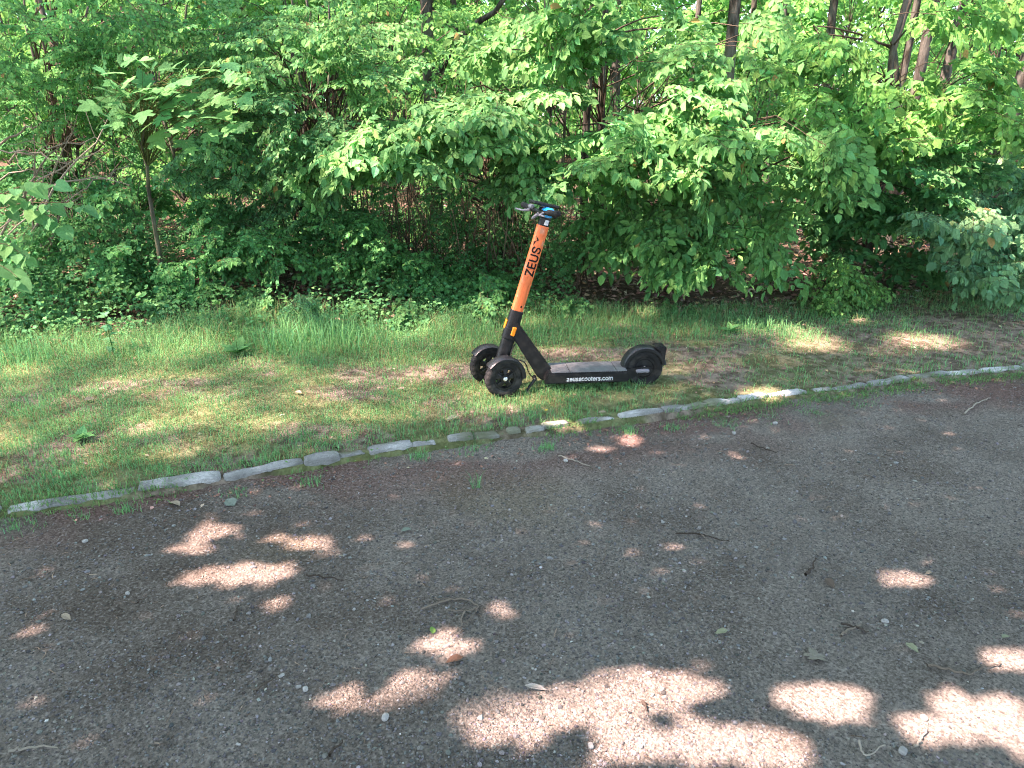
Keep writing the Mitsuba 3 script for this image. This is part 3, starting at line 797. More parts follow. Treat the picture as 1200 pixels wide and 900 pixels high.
# ------------------------------------------------------------------ maple sapling with big leaves, each leaf a part
r = np.random.default_rng(61)
key = tag('maple_sapling', 'young maple with large lobed leaves on a thin bare stem left of the scooter', 'sapling')
b = np.array([*at(186, 340, 6.15)[:2], 0.0]); top = at(165, 120, 5.95)
ln = curve(b - [0, 0, .05], top, 12, 0, .012, r)
v, f = tubes(ln[None], np.linspace(.024, .010, 12)[None], 8)
put('maple_sapling__trunk', (v, f), 'm_bark', True)
tw = Soup(); MLEAF = {}


def maple_leaf(p, d, L, col, parent, r, tpl=MAPLE, nn=None, W=1.05, key='leaf'):
    nn = nrm(np.array([0, -.85, 1.0]) + r.normal(0, .28, 3)) if nn is None else nn
    v, f = place_leaves(tpl, p[None], d[None], nn[None], np.array([L]), np.array([W]))
    put(f'{parent}__{key}', (v, f), 'm_leaf', color=leaf_colors(1, col, len(v), r, .7))


for k in range(135):
    c = at(190 + np.clip(r.normal(0, 50), -100, 100), 118 + np.clip(r.normal(0, 24), -50, 60), 5.9 + r.uniform(-.35, .35))
    hub = ln[8 + r.integers(4)]
    dd = nrm(nrm(c - hub) + np.array([0, -.5, -.55]) + r.normal(0, .25, 3))
    L = r.uniform(.085, .165)
    p0 = c - dd * L * .5
    pl = curve(hub, p0, 6, .06, 0, r)
    v, f = tubes(pl[None], np.linspace(.0035, .0014, 6)[None], 4)
    tw.add(v, f, np.array([.07, .085, .03]))
    maple_leaf(p0, dd, L, np.array((.145, .295, .08)) * r.uniform(.7, 1.25), 'maple_sapling', r)
tw.put('maple_sapling__leaf_stalks', 'm_twig'); tag('maple_sapling__leaf_stalks', kind='stuff')

# heart-leaved plant at the left edge, each leaf a part
r = np.random.default_rng(62)
tag('linden_sapling', 'plant with big heart shaped leaves reaching in at the left edge', 'sapling')
b = np.array([*at(-70, 360, 5.7)[:2], 0.0]); top = at(-25, 200, 5.5)
ln = curve(b - [0, 0, .05], top, 10, 0, .01, r)
v, f = tubes(ln[None], np.linspace(.016, .006, 10)[None], 7)
put('linden_sapling__stem', (v, f), 'm_bark', True)
tw = Soup()
for px, py, ex, ey in [(40, 235, 95, 240), (20, 225, 70, 262), (-10, 260, 30, 300), (-20, 215, 60, 215), (0, 280, 20, 325)]:
    p0, p1 = ln[r.integers(4, 9)], at(ex, ey, 5.35 + r.uniform(-.1, .2))
    pl = curve(p0, p1, 9, .08, .008, r)
    v, f = tubes(pl[None], np.linspace(.006, .002, 9)[None], 5); tw.add(v, f, np.array([.1, .08, .05]))
    for m in range(2, 9):
        for s in (-1, 1):
            if r.random() < .8:
                tan = nrm(pl[m] - pl[m - 1])
                dd = nrm(tan * .4 + np.array([0, -.35, -.55]) + s * .6 * nrm(np.cross([0, 0, 1.0], tan)) + r.normal(0, .2, 3))
                L = r.uniform(.075, .135)
                maple_leaf(pl[m] + dd * .03, dd, L, (.13, .26, .075), 'linden_sapling', r, HEART, nrm(np.array([0, -.5, 1.0]) + r.normal(0, .28, 3)), .95)
tw.put('linden_sapling__branches', 'm_twig'); tag('linden_sapling__branches', kind='stuff')

# bare twigs of a dead shrub at the left
r = np.random.default_rng(63)
tag('dead_shrub', 'tangle of bare pale dead twigs between leaves at the left', 'dead shrub')
tw = Soup()
for k in range(16):
    a = at(r.uniform(-30, 60), r.uniform(180, 330), r.uniform(6.2, 6.8)); e = at(r.uniform(20, 160), r.uniform(110, 230), r.uniform(6.0, 6.6))
    pl = curve(a, e, 9, r.uniform(-.05, .15), .02, r)
    v, f = tubes(pl[None], np.linspace(.010, .003, 9)[None] * r.uniform(.5, 1.3), 5); tw.add(v, f, np.array([.27, .23, .18]) * r.uniform(.6, 1.2))
    for m in (3, 5, 7):
        e2 = pl[m] + r.normal(0, .14, 3) + [.08, -.05, .1]
        v, f = tubes(curve(pl[m], e2, 5, 0, .01, r)[None], np.linspace(.0035, .0012, 5)[None], 3); tw.add(v, f, np.array([.25, .21, .16]))
tw.put('dead_shrub__twigs', 'm_twig'); tag('dead_shrub__twigs', kind='stuff')
# the curved dark limb of the grey forking trunk
pl = np.array([at(610, -30, 11.0), at(580, 14, 11.2), at(560, 26, 11.3), at(540, 42, 11.4), at(526, 62, 11.45), at(510, 95, 11.5)])
t = np.linspace(0, 5, 16)
pl = np.stack([np.interp(t, range(6), pl[:, k]) for k in range(3)], -1)
v, f = tubes(pl[None], np.linspace(.03, .06, 16)[None], 8); tag(put('tree__limb', (v, f), 'm_bark', True), 'dark curved limb')
tag('thicket_stems', 'thicket of thin brown stems standing in the dark hollow behind the scooter', 'thicket', kind='stuff')
tw = Soup()
for k in range(230):
    px = r.normal(540, 130); y = r.uniform(6.9, 8.8); p = at(px, 330, y); p[2] = 0
    e = p + np.array([r.normal(0, .28), r.normal(0, .2), r.uniform(.5, 1.9)])
    pl = curve(p, e, 7, 0, .02, r)
    v, f = tubes(pl[None], np.linspace(.006, .002, 7)[None] * r.uniform(.6, 1.6), 4); tw.add(v, f, np.array([.16, .115, .08]) * r.uniform(.5, 1.5))
    e2 = pl[4] + r.normal(0, .22, 3)
    v, f = tubes(curve(pl[4], e2, 5, 0, .01, r)[None], np.linspace(.003, .001, 5)[None], 3); tw.add(v, f, np.array([.16, .115, .08]))
tw.put('thicket_stems', 'm_twig')

# a ragged row of low leafy seedlings where the shrubs meet the grass
ORD = ['first', 'second', 'third', 'fourth', 'fifth', 'sixth', 'seventh', 'eighth', 'ninth', 'tenth', 'eleventh', 'twelfth']
rs = np.random.default_rng(66)
for k, (px, py, hgt) in enumerate([(14, 392, 22), (62, 385, 30), (118, 372, 22), (196, 378, 34), (248, 388, 20), (300, 372, 26), (352, 383, 34), (420, 372, 24), (470, 380, 30), (520, 368, 22), (560, 378, 28), (668, 372, 24)]):
    b = gnd(px, py)
    plant('leafy_seedling', f'light green leafy seedling, {ORD[k]} from the left in the ragged row where shrubs meet grass', 'seedling', (b[0], b[1]),
          [(px, py - hgt * .62, 16, hgt * .42, b[1] - .12, b[1] + .12, 7)], (.135, .275, .075) if k % 3 else (.16, .31, .10), leaf=rs.uniform(.8, 1.3), protos=SMALL, stems=((0, 0), (.03, .02)), stem_r=.004, seed=500 + k, scale=(.22, .36), width=.7,
          group='light green seedlings in the row where shrubs meet grass')

# ground cover of small leaves under the shrubs
r = np.random.default_rng(64)
sp = Soup()
N = 120000
x = r.uniform(-7, 8, N); y = r.uniform(4.4, 10.5, N)
e = y - forest_edge(x)
lit = VN(x, y, 1.1, 3, 71)
bareg = np.exp(-(((x + 2.05) / .5) ** 2 + ((y - 6.55) / .3) ** 2))
dens = (1 - .85 * bareg) * np.where(x < .55, np.clip((lit - .33) * 5, 0, 1), np.clip((lit - .60) * 4, 0, .5)) * np.clip(e / .5 + 1.1, 0, 1)
ok = (e > -.62 + .5 * VN(x, y, 1.6, 3, 77) * (x < 1) + .35 * (x >= 1)) & (np.abs(x) < .75 * y + .4) & (r.random(N) < dens)
x, y, e, lit = x[ok], y[ok], e[ok], lit[ok]; n = len(x)
hmax = (.07 + .47 * np.clip((e + .4) / 1.0, 0, 1)) * np.clip(VN(x, y, 1.9, 3, 72) * 1.8 - .2, .15, 1.3)
zz = ground_z(x, y) + hmax * np.sqrt(r.random(n))
th = r.uniform(0, 2 * np.pi, n)
d = np.stack([np.cos(th), np.sin(th) - .35, r.normal(-.25, .3, n)], -1)
nn = nrm(np.stack([r.normal(0, .4, n), r.normal(-.35, .4, n), np.ones(n)], -1))
v, f = place_leaves(LEAF4, np.stack([x, y, zz], -1), d, nn, r.uniform(.022, .05, n), r.uniform(.65, .95, n))
sp.add(v, f, leaf_colors(n, (.115, .25, .07), 5, r))
m = r.random(n) < .05
p1 = np.stack([x, y, zz], -1)[m]; p0 = p1 * [1, 1, 0] + np.stack([r.normal(0, .03, m.sum()), r.normal(0, .03, m.sum()), ground_z(x, y)[m]], -1)
L3 = np.stack([p0, (p0 + p1) / 2 + r.normal(0, .008, p0.shape), p1], 1)
tv, tf = tubes(L3, np.full((len(L3), 3), .0016), 3)
sp.add(tv, tf, np.array([.10, .13, .05]))
sp.put('ground_cover', 'm_leaf')
tag('ground_cover', 'low carpet of small green leaves at the foot of the shrubs', 'ground cover', kind='stuff')

# weeds with larger leaves standing in the verge, each leaf a part
def weed(label, px, py, n, L, h, seed, col=(.14, .28, .075), upright=False, tpl=HEART, W=.6):
    r = np.random.default_rng(seed)
    key = free('broadleaf_weed'); tag(key, label, 'weed')
    b = gnd(px, py); b[2] = float(ground_z(b[:1], b[1:2])[0])
    st = curve(b - [0, 0, .01], b + [r.normal(0, .02), 0, h], 6, 0, .004, r)
    put(f'{key}__stem', tubes(st[None], np.linspace(.004, .002, 6)[None], 5), 'm_leaf', True, color=np.tile([.12, .2, .06], (30, 1)))
    for k in range(n):
        a = 2.4 * k + r.normal(0, .3); q = (k + .5) / n
        p = np.array([np.interp(q * 5, range(6), st[:, c]) for c in range(3)]) if upright else b + [0, 0, .01 + .3 * h * q]
        d = nrm(np.array([math.cos(a), math.sin(a), (.1 if upright else .55) + r.normal(0, .2)]))
        maple_leaf(p, d, L * r.uniform(.7, 1.15), col, key, r, tpl, nrm(np.array([-.4 * math.cos(a), -.4 * math.sin(a) - .2, 1])), W)


weed('broad leaved weed standing in the grass right of the sunlit strip at left', 278, 415, 9, .14, .10, 1)
weed('upright young seedling with paired leaves in front of the sunlit strip at left', 132, 418, 12, .075, .36, 2, (.12, .27, .1), True, W=.7)
weed('flat weed rosette on the path side of the kerb between the first long stones', 285, 570, 7, .06, .03, 3)
weed('small weed rosette in worn grass at the far left of the verge', 95, 515, 6, .09, .03, 4)
weed('weed rosette at the edge of the leaf litter right of the rear fender', 855, 392, 7, .10, .08, 5)
weed('tall narrow leaved weed at the shrub edge beside the low sunlit bush', 1055, 350, 10, .12, .30, 6, (.13, .28, .07), True, W=.4)

# ------------------------------------------------------------------ trees beside and behind the camera, whose crowns shade the path
# sun patches on the ground as the photograph shows them: centre and radii in its pixels
PATCH = [(250, 622, 28, 9), (222, 645, 24, 6), (270, 675, 52, 14), (320, 672, 25, 8), (357, 638, 30, 9), (318, 632, 12, 5), (318, 712, 16, 7), (435, 822, 62, 15), (512, 758, 38, 13), (490, 797, 22, 7), (595, 845, 66, 28), (640, 825, 25, 15),
         (745, 810, 72, 26), (705, 832, 45, 22), (800, 805, 40, 18), (850, 872, 75, 24), (905, 890, 40, 20), (735, 876, 50, 14), (963, 825, 50, 24), (1058, 681, 22, 10), (1185, 775, 28, 14), (1075, 855, 34, 14), (1180, 855, 40, 35), (1150, 835, 30, 20),
         (735, 516, 13, 6), (700, 527, 14, 4), (897, 466, 30, 6), (655, 503, 20, 5), (580, 717, 10, 6), 
         (165, 408, 110, 12), (90, 405, 50, 9), (215, 402, 40, 8), (20, 430, 40, 12), (480, 390, 40, 9), (905, 380, 50, 11), (955, 400, 32, 11), (1090, 400, 38, 8), (1000, 370, 30, 7), (690, 354, 36, 6), (760, 365, 20, 5), (560, 372, 40, 6)]
PE = []
for px, py, rx, ry in PATCH:
    c = gnd(px, py, PZ if py > 440 else 0)
    PE.append((c[0], c[1], rx / F_PX * np.linalg.norm(c - [0, 0, CAM_H]), abs(gnd(px, py - ry)[1] - gnd(px, py + ry)[1]) / 2))
for px, py, y, rad in [(1130, 255, 6.4, .45), (190, 105, 5.9, .6), (480, 150, 6.2, .5), (900, 205, 6.0, .3), (985, 330, 6.4, .3), (420, 20, 6.6, .45), (330, 185, 6.6, .4), (30, 265, 5.4, .4), (800, 150, 6.0, .4), (620, 115, 6.4, .35), (880, 130, 6.3, .3),
                        (100, 40, 6.5, .5), (700, 30, 7.0, .5), (1080, 110, 6.5, .4), (1170, 60, 6.7, .4), (950, 220, 6.0, .25), (820, 290, 6.2, .2), (440, 300, 6.4, .25), (200, 320, 6.2, .3), (320, 320, 6.2, .3), (560, 320, 6.3, .25), (100, 250, 6.3, .3), (720, 200, 6.2, .25)]:
    p = at(px, py, y); p = p - SUN * p[2] / SUN[2]
    PE.append((p[0], p[1], rad, rad))
PE = np.array(PE)


def sunlit(P, r):
    """whether a leaf at P would shade one of those patches, or a gap of the thinner canopy over the shrubs"""
    g = P - SUN * (P[:, 2] / SUN[2])[:, None]
    q = np.full(len(P), 9.0)
    wob = 1 + .5 * (meshkit.fbm(g * [5, 5, 0], 2, 33) - .5)
    for cx, cy, ax, ay in PE:
        q = np.minimum(q, np.hypot((g[:, 0] - cx) / (ax * (.7 + .3 * wob) * .88 + .03), (g[:, 1] - cy) / (ay * (.7 + .3 * wob) * .88 + .03)))
    gap = q < 1
    deep = np.clip((g[:, 1] - .17 * g[:, 0] - 6.3) / .7, 0, 1)
    n = meshkit.fbm(g * [3.2, 3.2, 0], 3, 35) + r.normal(0, .035, len(P))
    verge = np.clip((g[:, 1] - kerb_y(g[:, 0]) - .15) / .3, 0, 1) * np.clip((1.1 - .45 * g[:, 0]), .05, 1.15)
    return gap | (n < deep * .57 - .02) | (r.random(len(P)) < .60 * verge)


def in_patch(P):
    g = P - SUN * (P[:, 2] / SUN[2])[:, None]
    q = np.full(len(P), 9.0)
    for cx, cy, ax, ay in PE:
        q = np.minimum(q, np.hypot((g[:, 0] - cx) / (ax + .06), (g[:, 1] - cy) / (ay + .06)))
    return (q < 1) & (g[:, 1] < kerb_y(g[:, 0]) + 1.5)


def canopy(pos, seed=81):
    r = np.random.default_rng(seed)
    pos = np.array(pos)
    allp, size = [], []
    for layer, (z, pitch, over_path) in enumerate([(5.0, .115, 0), (5.5, .115, 0), (6.1, .115, 0), (3.9, .078, 1), (4.2, .078, 1), (4.5, .078, 1), (4.8, .078, 1), (5.1, .085, 1)]):
        gx_, gy_ = np.meshgrid(np.arange(-6.5, 8.5, pitch), np.arange(.3, 5.2 if over_path else 12, pitch), indexing='ij')
        g = np.stack([gx_.ravel(), gy_.ravel(), 0 * gx_.ravel()], -1)
        g[:, :2] += r.uniform(-.5, .5, (len(g), 2)) * pitch
        zz = z + 16 * np.clip((g[:, 1] - kerb_y(g[:, 0]) - .1) / .3, 0, 1) - 6 * np.clip((g[:, 1] - forest_edge(g[:, 0]) + .15) / .3, 0, 1) + r.normal(0, .22, len(g)) + .5 * (meshkit.fbm(g * .5, 2, layer) - .5)
        P = g + SUN * (zz / SUN[2])[:, None]
        m = ~sunlit(P, r) & ((g[:, 1] < kerb_y(g[:, 0]) + .12) == bool(over_path)) & ((layer < 1) | (g[:, 1] < forest_edge(g[:, 0])))
        allp.append(P[m]); size.append(np.full(m.sum(), .115 if over_path else .185))
    P, size = np.concatenate(allp), np.concatenate(size)
    own = np.argmin(np.linalg.norm(P[:, None, :2] - pos[None, :, :2], axis=-1) + r.normal(0, .25, (len(P), len(pos))), 1)
    for k, (x, y) in enumerate(pos):
        key = free('canopy_tree'); tag(key, 'tall tree whose crown shades the path', 'tree', 'tall trees around the path')
        mine = P[own == k]
        if not len(mine):
            continue
        ln = trunk_line(x, y, 21.0, r.normal(0, .01), 0, r, .03)
        rad = .21 * np.linspace(1, .35, 12); rad[0] *= 1.4
        v, f = tubes(ln[None], rad[None], 14); put(f'{key}__trunk', (v, f), 'm_bark', True)
        n = len(mine)
        th = r.uniform(0, 2 * np.pi, n)
        d = np.stack([np.cos(th), np.sin(th), r.normal(-.2, .2, n)], -1)
        sz = size[own == k]
        v, f = place_leaves(LEAF4, mine - nrm(d) * (sz / 2)[:, None], d, nrm(np.array([0, 0, 1.0]) + .35 * SUN + r.normal(0, .22, (n, 3))), sz * r.uniform(.8, 1.2, n), r.uniform(.75, .95, n))
        put(f'{key}__crown', (v, f), 'm_leaf', color=leaf_colors(n, (.14, .26, .06), 5, r)); tag(f'{key}__crown', kind='stuff')
        limbs = mine[r.choice(n, min(n, 60), False)]
        t = np.linspace(0, 1, 7)[:, None]
        bl = []
        for e in limbs:
            s0 = ln[np.argmin(np.abs(ln[:, 2] - e[2] + 1.8 + r.normal(0, .5)))]
            lim = s0 + (e - s0) * t + np.array([0, 0, .9]) * (t * (1 - t))
            fine = np.stack([np.interp(np.linspace(0, 6, 60), range(7), lim[:, c]) for c in range(3)], -1)
            if not in_patch(fine).any():
                bl.append(lim)
        if not bl:
            continue
        v, f = tubes(np.array(bl), np.tile(np.linspace(.05, .006, 7), (len(bl), 1)), 5)
        put(f'{key}__limbs', (v, f), 'm_bark', True)


canopy([(-11.5, -3.4), (-6.8, -4.0), (-2.6, -3.6), (1.8, -4.4), (-11.0, 8.0), (-7.3, 8.6), (-14.5, 2.5), (5.5, -3.8)])

# ------------------------------------------------------------------ the scooter
YAW, STEER = math.radians(5.0), math.radians(17.7)
FX = np.array([-0.10, 4.337, float(ground_z(np.array([-.1]), np.array([4.33]))[0]) - .002])
u = np.array([-math.cos(YAW), -math.sin(YAW), 0]); w = np.array([-u[1], u[0], 0])
BODY = np.eye(4); BODY[:3, 0], BODY[:3, 1], BODY[:3, 2], BODY[:3, 3] = u, w, [0, 0, 1], FX
SC = 'electric_scooter'
tag(SC, 'orange and black three wheeled electric kick scooter parked on the grass verge', 'scooter')


def xf(mesh, M):
    v = np.array(mesh[0] if isinstance(mesh, tuple) else mesh.vertices) @ M[:3, :3].T + M[:3, 3]
    return v, np.array(mesh[1] if isinstance(mesh, tuple) else mesh.faces)


def rbox(a, b, r=.008, taper=None):
    """a box with rounded edges from corner a to corner b"""
    a, b = np.minimum(a, b), np.maximum(a, b)
    r = min(r, (b - a).min() * .45)
    pts = []
    s = trimesh.creation.icosphere(1, r).vertices
    for cx in (a[0] + r, b[0] - r):
        for cy in (a[1] + r, b[1] - r):
            for cz in (a[2] + r, b[2] - r):
                pts.append(s + [cx, cy, cz])
    return trimesh.convex.convex_hull(np.concatenate(pts))


def hull(items):
    """convex hull of spheres given as (centre, radius)"""
    s = trimesh.creation.icosphere(2, 1.0).vertices
    return trimesh.convex.convex_hull(np.concatenate([s * r + np.asarray(c) for c, r in items]))


def prism(poly, y0, y1, r=.006):
    """rounded extrusion of an xz outline (convex or not) between y0 and y1"""
    from shapely.geometry import Polygon
    p = Polygon(poly)
    p = p.buffer(-r).buffer(r, quad_segs=4)
    inner = p.buffer(-r * .9)
    out = []
    big = trimesh.creation.extrude_polygon(p, (y1 - y0) - 2 * r * .9, engine='earcut'); big.apply_translation([0, 0, y0 + r * .9])
    thin = trimesh.creation.extrude_polygon(inner, (y1 - y0), engine='earcut'); thin.apply_translation([0, 0, y0])
    m = trimesh.util.concatenate([big, thin])
    v = np.array(m.vertices)
    return np.stack([v[:, 0], v[:, 2], v[:, 1]], -1), np.array(m.faces)[:, ::-1]


def join(ms):
    ms = [m if not isinstance(m, tuple) else trimesh.Trimesh(*m, process=False) for m in ms]
    return trimesh.util.concatenate(ms)


def axle_turn(profile, n=64):
    """revolve (radius, y) about the y axis"""
    pr = np.array(profile); a = np.arange(n) * 2 * np.pi / n
    v = np.stack([pr[None, :, 0] * np.cos(a)[:, None], np.broadcast_to(pr[None, :, 1], (n, len(pr))), pr[None, :, 0] * np.sin(a)[:, None]], -1)
    k = len(pr)
    i, j = np.meshgrid(np.arange(n), np.arange(k - 1), indexing='ij')
    q = np.stack([i * k + j, i * k + j + 1, ((i + 1) % n) * k + j + 1, ((i + 1) % n) * k + j], -1).reshape(-1, 4)
    return v.reshape(-1, 3), np.vstack([q[:, [0, 1, 2]], q[:, [0, 2, 3]]])


def tyre(R, wd, rim):
    n = 96
    pr = [(rim, -wd * .36), (rim + .006, -wd * .44), ((R + rim) / 2, -wd * .5), (R - .010, -wd * .46), (R - .003, -wd * .34), (R, -wd * .15), (R - .003, -wd * .03), (R - .003, wd * .03), (R, wd * .15), (R - .003, wd * .34), (R - .010, wd * .46),
          ((R + rim) / 2, wd * .5), (rim + .006, wd * .44), (rim, wd * .36)]
    v, f = axle_turn(pr, n)
    v = v.reshape(n, len(pr), 3)
    cut = (np.arange(n) % 4 == 0)
    rad = np.hypot(v[..., 0], v[..., 2])
    sink = np.zeros(rad.shape); sink[cut, 3:6] = .004; sink[cut, 8:11] = .004
    v = v * np.stack([1 - sink / rad, 1 + 0 * rad, 1 - sink / rad], -1)
    return v.reshape(-1, 3), f


def wheel(name, M, R=.12, wd=.06, motor=False):
    rim = R * .60
    key = put(f'{SC}__{name}', xf(tyre(R, wd, rim), M), 'm_rubber', 50)
    ring = axle_turn([(rim - .001, -wd * .36), (rim - .001, wd * .36), (rim - .012, wd * .36), (rim - .014, wd * .24), (rim - .014, -wd * .24), (rim - .012, -wd * .36), (rim - .001, -wd * .36)])
    parts = [ring]
    if motor:
        parts.append(axle_turn([(.001, wd * .30), (rim - .016, wd * .30), (rim - .012, wd * .2), (rim - .012, -wd * .2), (rim - .016, -wd * .30), (.001, -wd * .30)]))
    else:
        for k in range(5):
            a = k * 2 * math.pi / 5 + .4
            m = hull([((.018 * math.cos(a), s * .012, .018 * math.sin(a)), .010) for s in (-1, 1)] + [(((rim - .010) * math.cos(a + d), s * .010, (rim - .010) * math.sin(a + d)), .006) for s in (-1, 1) for d in (-.26, .26)])
            parts.append(m)
        parts.append(axle_turn([(.001, .024), (.026, .024), (.030, .018), (.030, -.018), (.026, -.024), (.001, -.024)], 32))
    put(f'{key}__rim', xf(join(parts), M), 'm_black', 35)
    put(f'{key}__hub_cap', xf(axle_turn([(.001, wd * .5), (.010, wd * .5), (.014, wd * .44), (.014, wd * .2)], 24), M), 'm_steel', 35)
    return key


def fender(R, wd, a0, a1, thick=.004, n=28):
    """curved guard over a wheel: profile across y bent down at the sides"""
    a = np.linspace(a0, a1, n)
    pr = [(R - .026, -wd / 2), (R - .010, -wd / 2), (R - .002, -wd * .36), (R, 0), (R - .002, wd * .36), (R - .010, wd / 2), (R - .026, wd / 2)]
    pr = pr + [(x - thick, y * .93) for x, y in pr[::-1]]
    pr = np.array(pr); k = len(pr)
    v = np.stack([pr[None, :, 0] * np.cos(a)[:, None], np.broadcast_to(pr[None, :, 1], (n, k)), pr[None, :, 0] * np.sin(a)[:, None]], -1).reshape(-1, 3)
    i, j = np.meshgrid(np.arange(n - 1), np.arange(k), indexing='ij')
    q = np.stack([i * k + j, i * k + (j + 1) % k, (i + 1) * k + (j + 1) % k, (i + 1) * k + j], -1).reshape(-1, 4)
    f = [*q[:, [0, 1, 2]], *q[:, [0, 2, 3]]]
    for e, fl in ((0, 1), (n - 1, -1)):
        for m in range(k // 2 - 1):
            qd = [e * k + m, e * k + m + 1, e * k + k - 2 - m, e * k + k - 1 - m]
            f += [[qd[0], qd[1], qd[2]], [qd[0], qd[2], qd[3]]]
    return v, np.array(f)


def trans(x, y, z, rz=0.0):
    M = trimesh.transformations.rotation_matrix(rz, [0, 0, 1]); M[:3, 3] = [x, y, z]
    return M


R1 = .12
STEERM = BODY @ trans(0, 0, 0, STEER)
TRACK = .265
for s in (1, -1):
    M = STEERM @ trans(0, s * TRACK / 2, R1)
    k = wheel('front_wheel', M)
    put(f'{SC}__front_fender', xf(fender(R1 + .016, .078, math.radians(28), math.radians(172)), M @ trimesh.transformations.rotation_matrix(math.radians(-12), [0, 1, 0])), 'm_fender', 40)
# axle beam and knuckles
put(f'{SC}__front_axle', xf(join([rbox((-.03, -.095, .10), (.03, .095, .155), .012), hull([((0, -.085, .13), .026), ((0, .085, .13), .026)]), hull([((-.02, 0, .15), .035), ((-.03, 0, .2), .03)])]), STEERM), 'm_black', 35)
# steering column: lower sleeve and orange tube
colp = lambda z: np.array([-.13 - .30 * (z - .50), 0, z])
axis = nrm(colp(1.0) - colp(.2))


def column(z0, z1, rx, ry, n=40, caps=True):
    """flattened tube along the steering axis"""
    a = np.arange(n) * 2 * np.pi / n
    e1 = np.array([axis[2], 0, -axis[0]]); e2 = np.array([0, 1.0, 0])
    # rounded rectangle section
    ca, sa = np.cos(a), np.sin(a); k = 2 / 3.0
    sec = np.stack([np.sign(ca) * np.abs(ca) ** k * rx, np.sign(sa) * np.abs(sa) ** k * ry], -1)
    rings = []
    for z, s in [(z0, .9), (z0 + .004, 1), (z1 - .004, 1), (z1, .9)]:
        rings.append(colp(z) + s * (sec[:, :1] * e1 + sec[:, 1:] * e2))
    v = np.concatenate(rings + [[colp(z0)], [colp(z1)]])
    f = []
    for r_ in range(3):
        for i in range(n):
            j = (i + 1) % n
            f += [[r_ * n + i, r_ * n + j, (r_ + 1) * n + j], [r_ * n + i, (r_ + 1) * n + j, (r_ + 1) * n + i]]
    for i in range(n):
        j = (i + 1) % n
        f += [[4 * n, j, i], [4 * n + 1, 3 * n + i, 3 * n + j]]
    return v, np.array(f)


put(f'{SC}__lower_column', xf(join([column(.17, .505, .040, .034), column(.33, .40, .045, .040)]), BODY), 'm_black', 35)
col_key = put(f'{SC}__steering_column', xf(column(.5, 1.005, .036, .030), BODY), 'm_orange', 35)
tag(col_key, 'orange tube of the steering column with black lettering')
put(f'{SC}__column_collar', xf(column(1.0, 1.048, .033, .029), BODY), 'm_black', 35)


def decal(text, height, length, z_mid, lift, bold=True):
    """lettering that runs up the near side of the column"""
    m = meshkit.text_mesh(text, height, .0006, bold)
    v = np.array(m.vertices)
    v[:, 0] -= (v[:, 0].min() + v[:, 0].max()) / 2; v[:, 1] -= (v[:, 1].min() + v[:, 1].max()) / 2
    v[:, 0] *= length / np.ptp(v[:, 0])
    v, fc = trimesh.remesh.subdivide_to_size(v, m.faces, .006)
    e1 = np.array([axis[2], 0, -axis[0]])  # forward, across the column
    p = colp(z_mid) + v[:, :1] * axis + v[:, 1:2] * e1
    # the section's near side at that offset
    t = np.clip(np.abs(v[:, 1]) / .036, 0, 1)
    p[:, 1] = .030 * (1 - t ** 3) ** (1 / 3) + lift + v[:, 2]
    return p, fc


put(f'{col_key}__lettering', xf(decal('ZEUS', .050, .175, .80, .0010), BODY), 'm_print')
e1 = np.array([axis[2], 0, -axis[0]])


def mark(pts, z_mid):
    """a flat printed mark on the near side, outline in (along, across)"""
    from shapely.geometry import Polygon
    m = trimesh.creation.extrude_polygon(Polygon(pts), .0006, engine='earcut'); v, fc = trimesh.remesh.subdivide_to_size(np.array(m.vertices), m.faces, .006)
    p = colp(z_mid) + v[:, :1] * axis + v[:, 1:2] * e1
    t = np.clip(np.abs(v[:, 1]) / .036, 0, 1)
    p[:, 1] = .030 * (1 - t ** 3) ** (1 / 3) + .0010 + v[:, 2]
    return p, fc


put(f'{col_key}__emblem', xf(mark([(-.03, .026), (-.008, .030), (.004, .012), (.03, .026), (.008, .002), (-.004, .018)], .915), BODY), 'm_print')
put(f'{col_key}__emblem', xf(mark([(-.006, -.018), (.006, -.018), (.006, -.008), (-.006, -.008)], .535), BODY), 'm_print')
put(f'{SC}__column_sticker', xf(mark([(-.016, -.022), (.014, -.022), (.014, .0), (-.016, .004)], 1.026), BODY), 'm_white')
# reflectors on the lower column
for y, x in ((.037, 0),):
    M = BODY
    p = colp(.385)
    put(f'{SC}__reflector', xf(hull([(p + axis * d + e1 * -.012 + [0, .040, 0] + e1 * s * .006, .0065) for d in (-.022, .022) for s in (-1, 1)]), BODY), 'm_amber', 40)
p = colp(.41)
put(f'{SC}__reflector', xf(hull([(p + axis * d + e1 * .043 + [0, s * .012, 0], .006) for d in (-.022, .022) for s in (-1, 1)]), BODY), 'm_amber', 40)
# neck and deck
neck = [(-.085, .43), (-.10, .33), (-.165, .262), (-.285, .075), (-.305, .060), (-.345, .060), (-.345, .130), (-.33, .132), (-.135, .405)]
neck = [(-.095, .445), (-.085, .36), (-.125, .305), (-.255, .085), (-.285, .062), (-.36, .062), (-.36, .128), (-.345, .132), (-.335, .142), (-.155, .40), (-.14, .44)]
put(f'{SC}__neck', xf(prism(neck, -.036, .036, .010), BODY), 'm_black', 30)
deck = [(-.295, .062), (-.80, .062), (-.815, .075), (-.815, .122), (-.80, .130), (-.335, .130), (-.315, .134), (-.290, .085)]
deck_key = put(f'{SC}__deck', xf(prism(deck, -.105, .105, .010), BODY), 'm_black', 30)
for x0, x1 in ((-.335, -.445), (-.449, -.735), (-.739, -.80)):
    put(f'{deck_key}__mat_panel', xf(rbox((x0, -.094, .129), (x1, .094, .1345), .002), BODY), 'm_mat', 30)
m = meshkit.text_mesh('zeusscooters.com', .027, .0008, True)
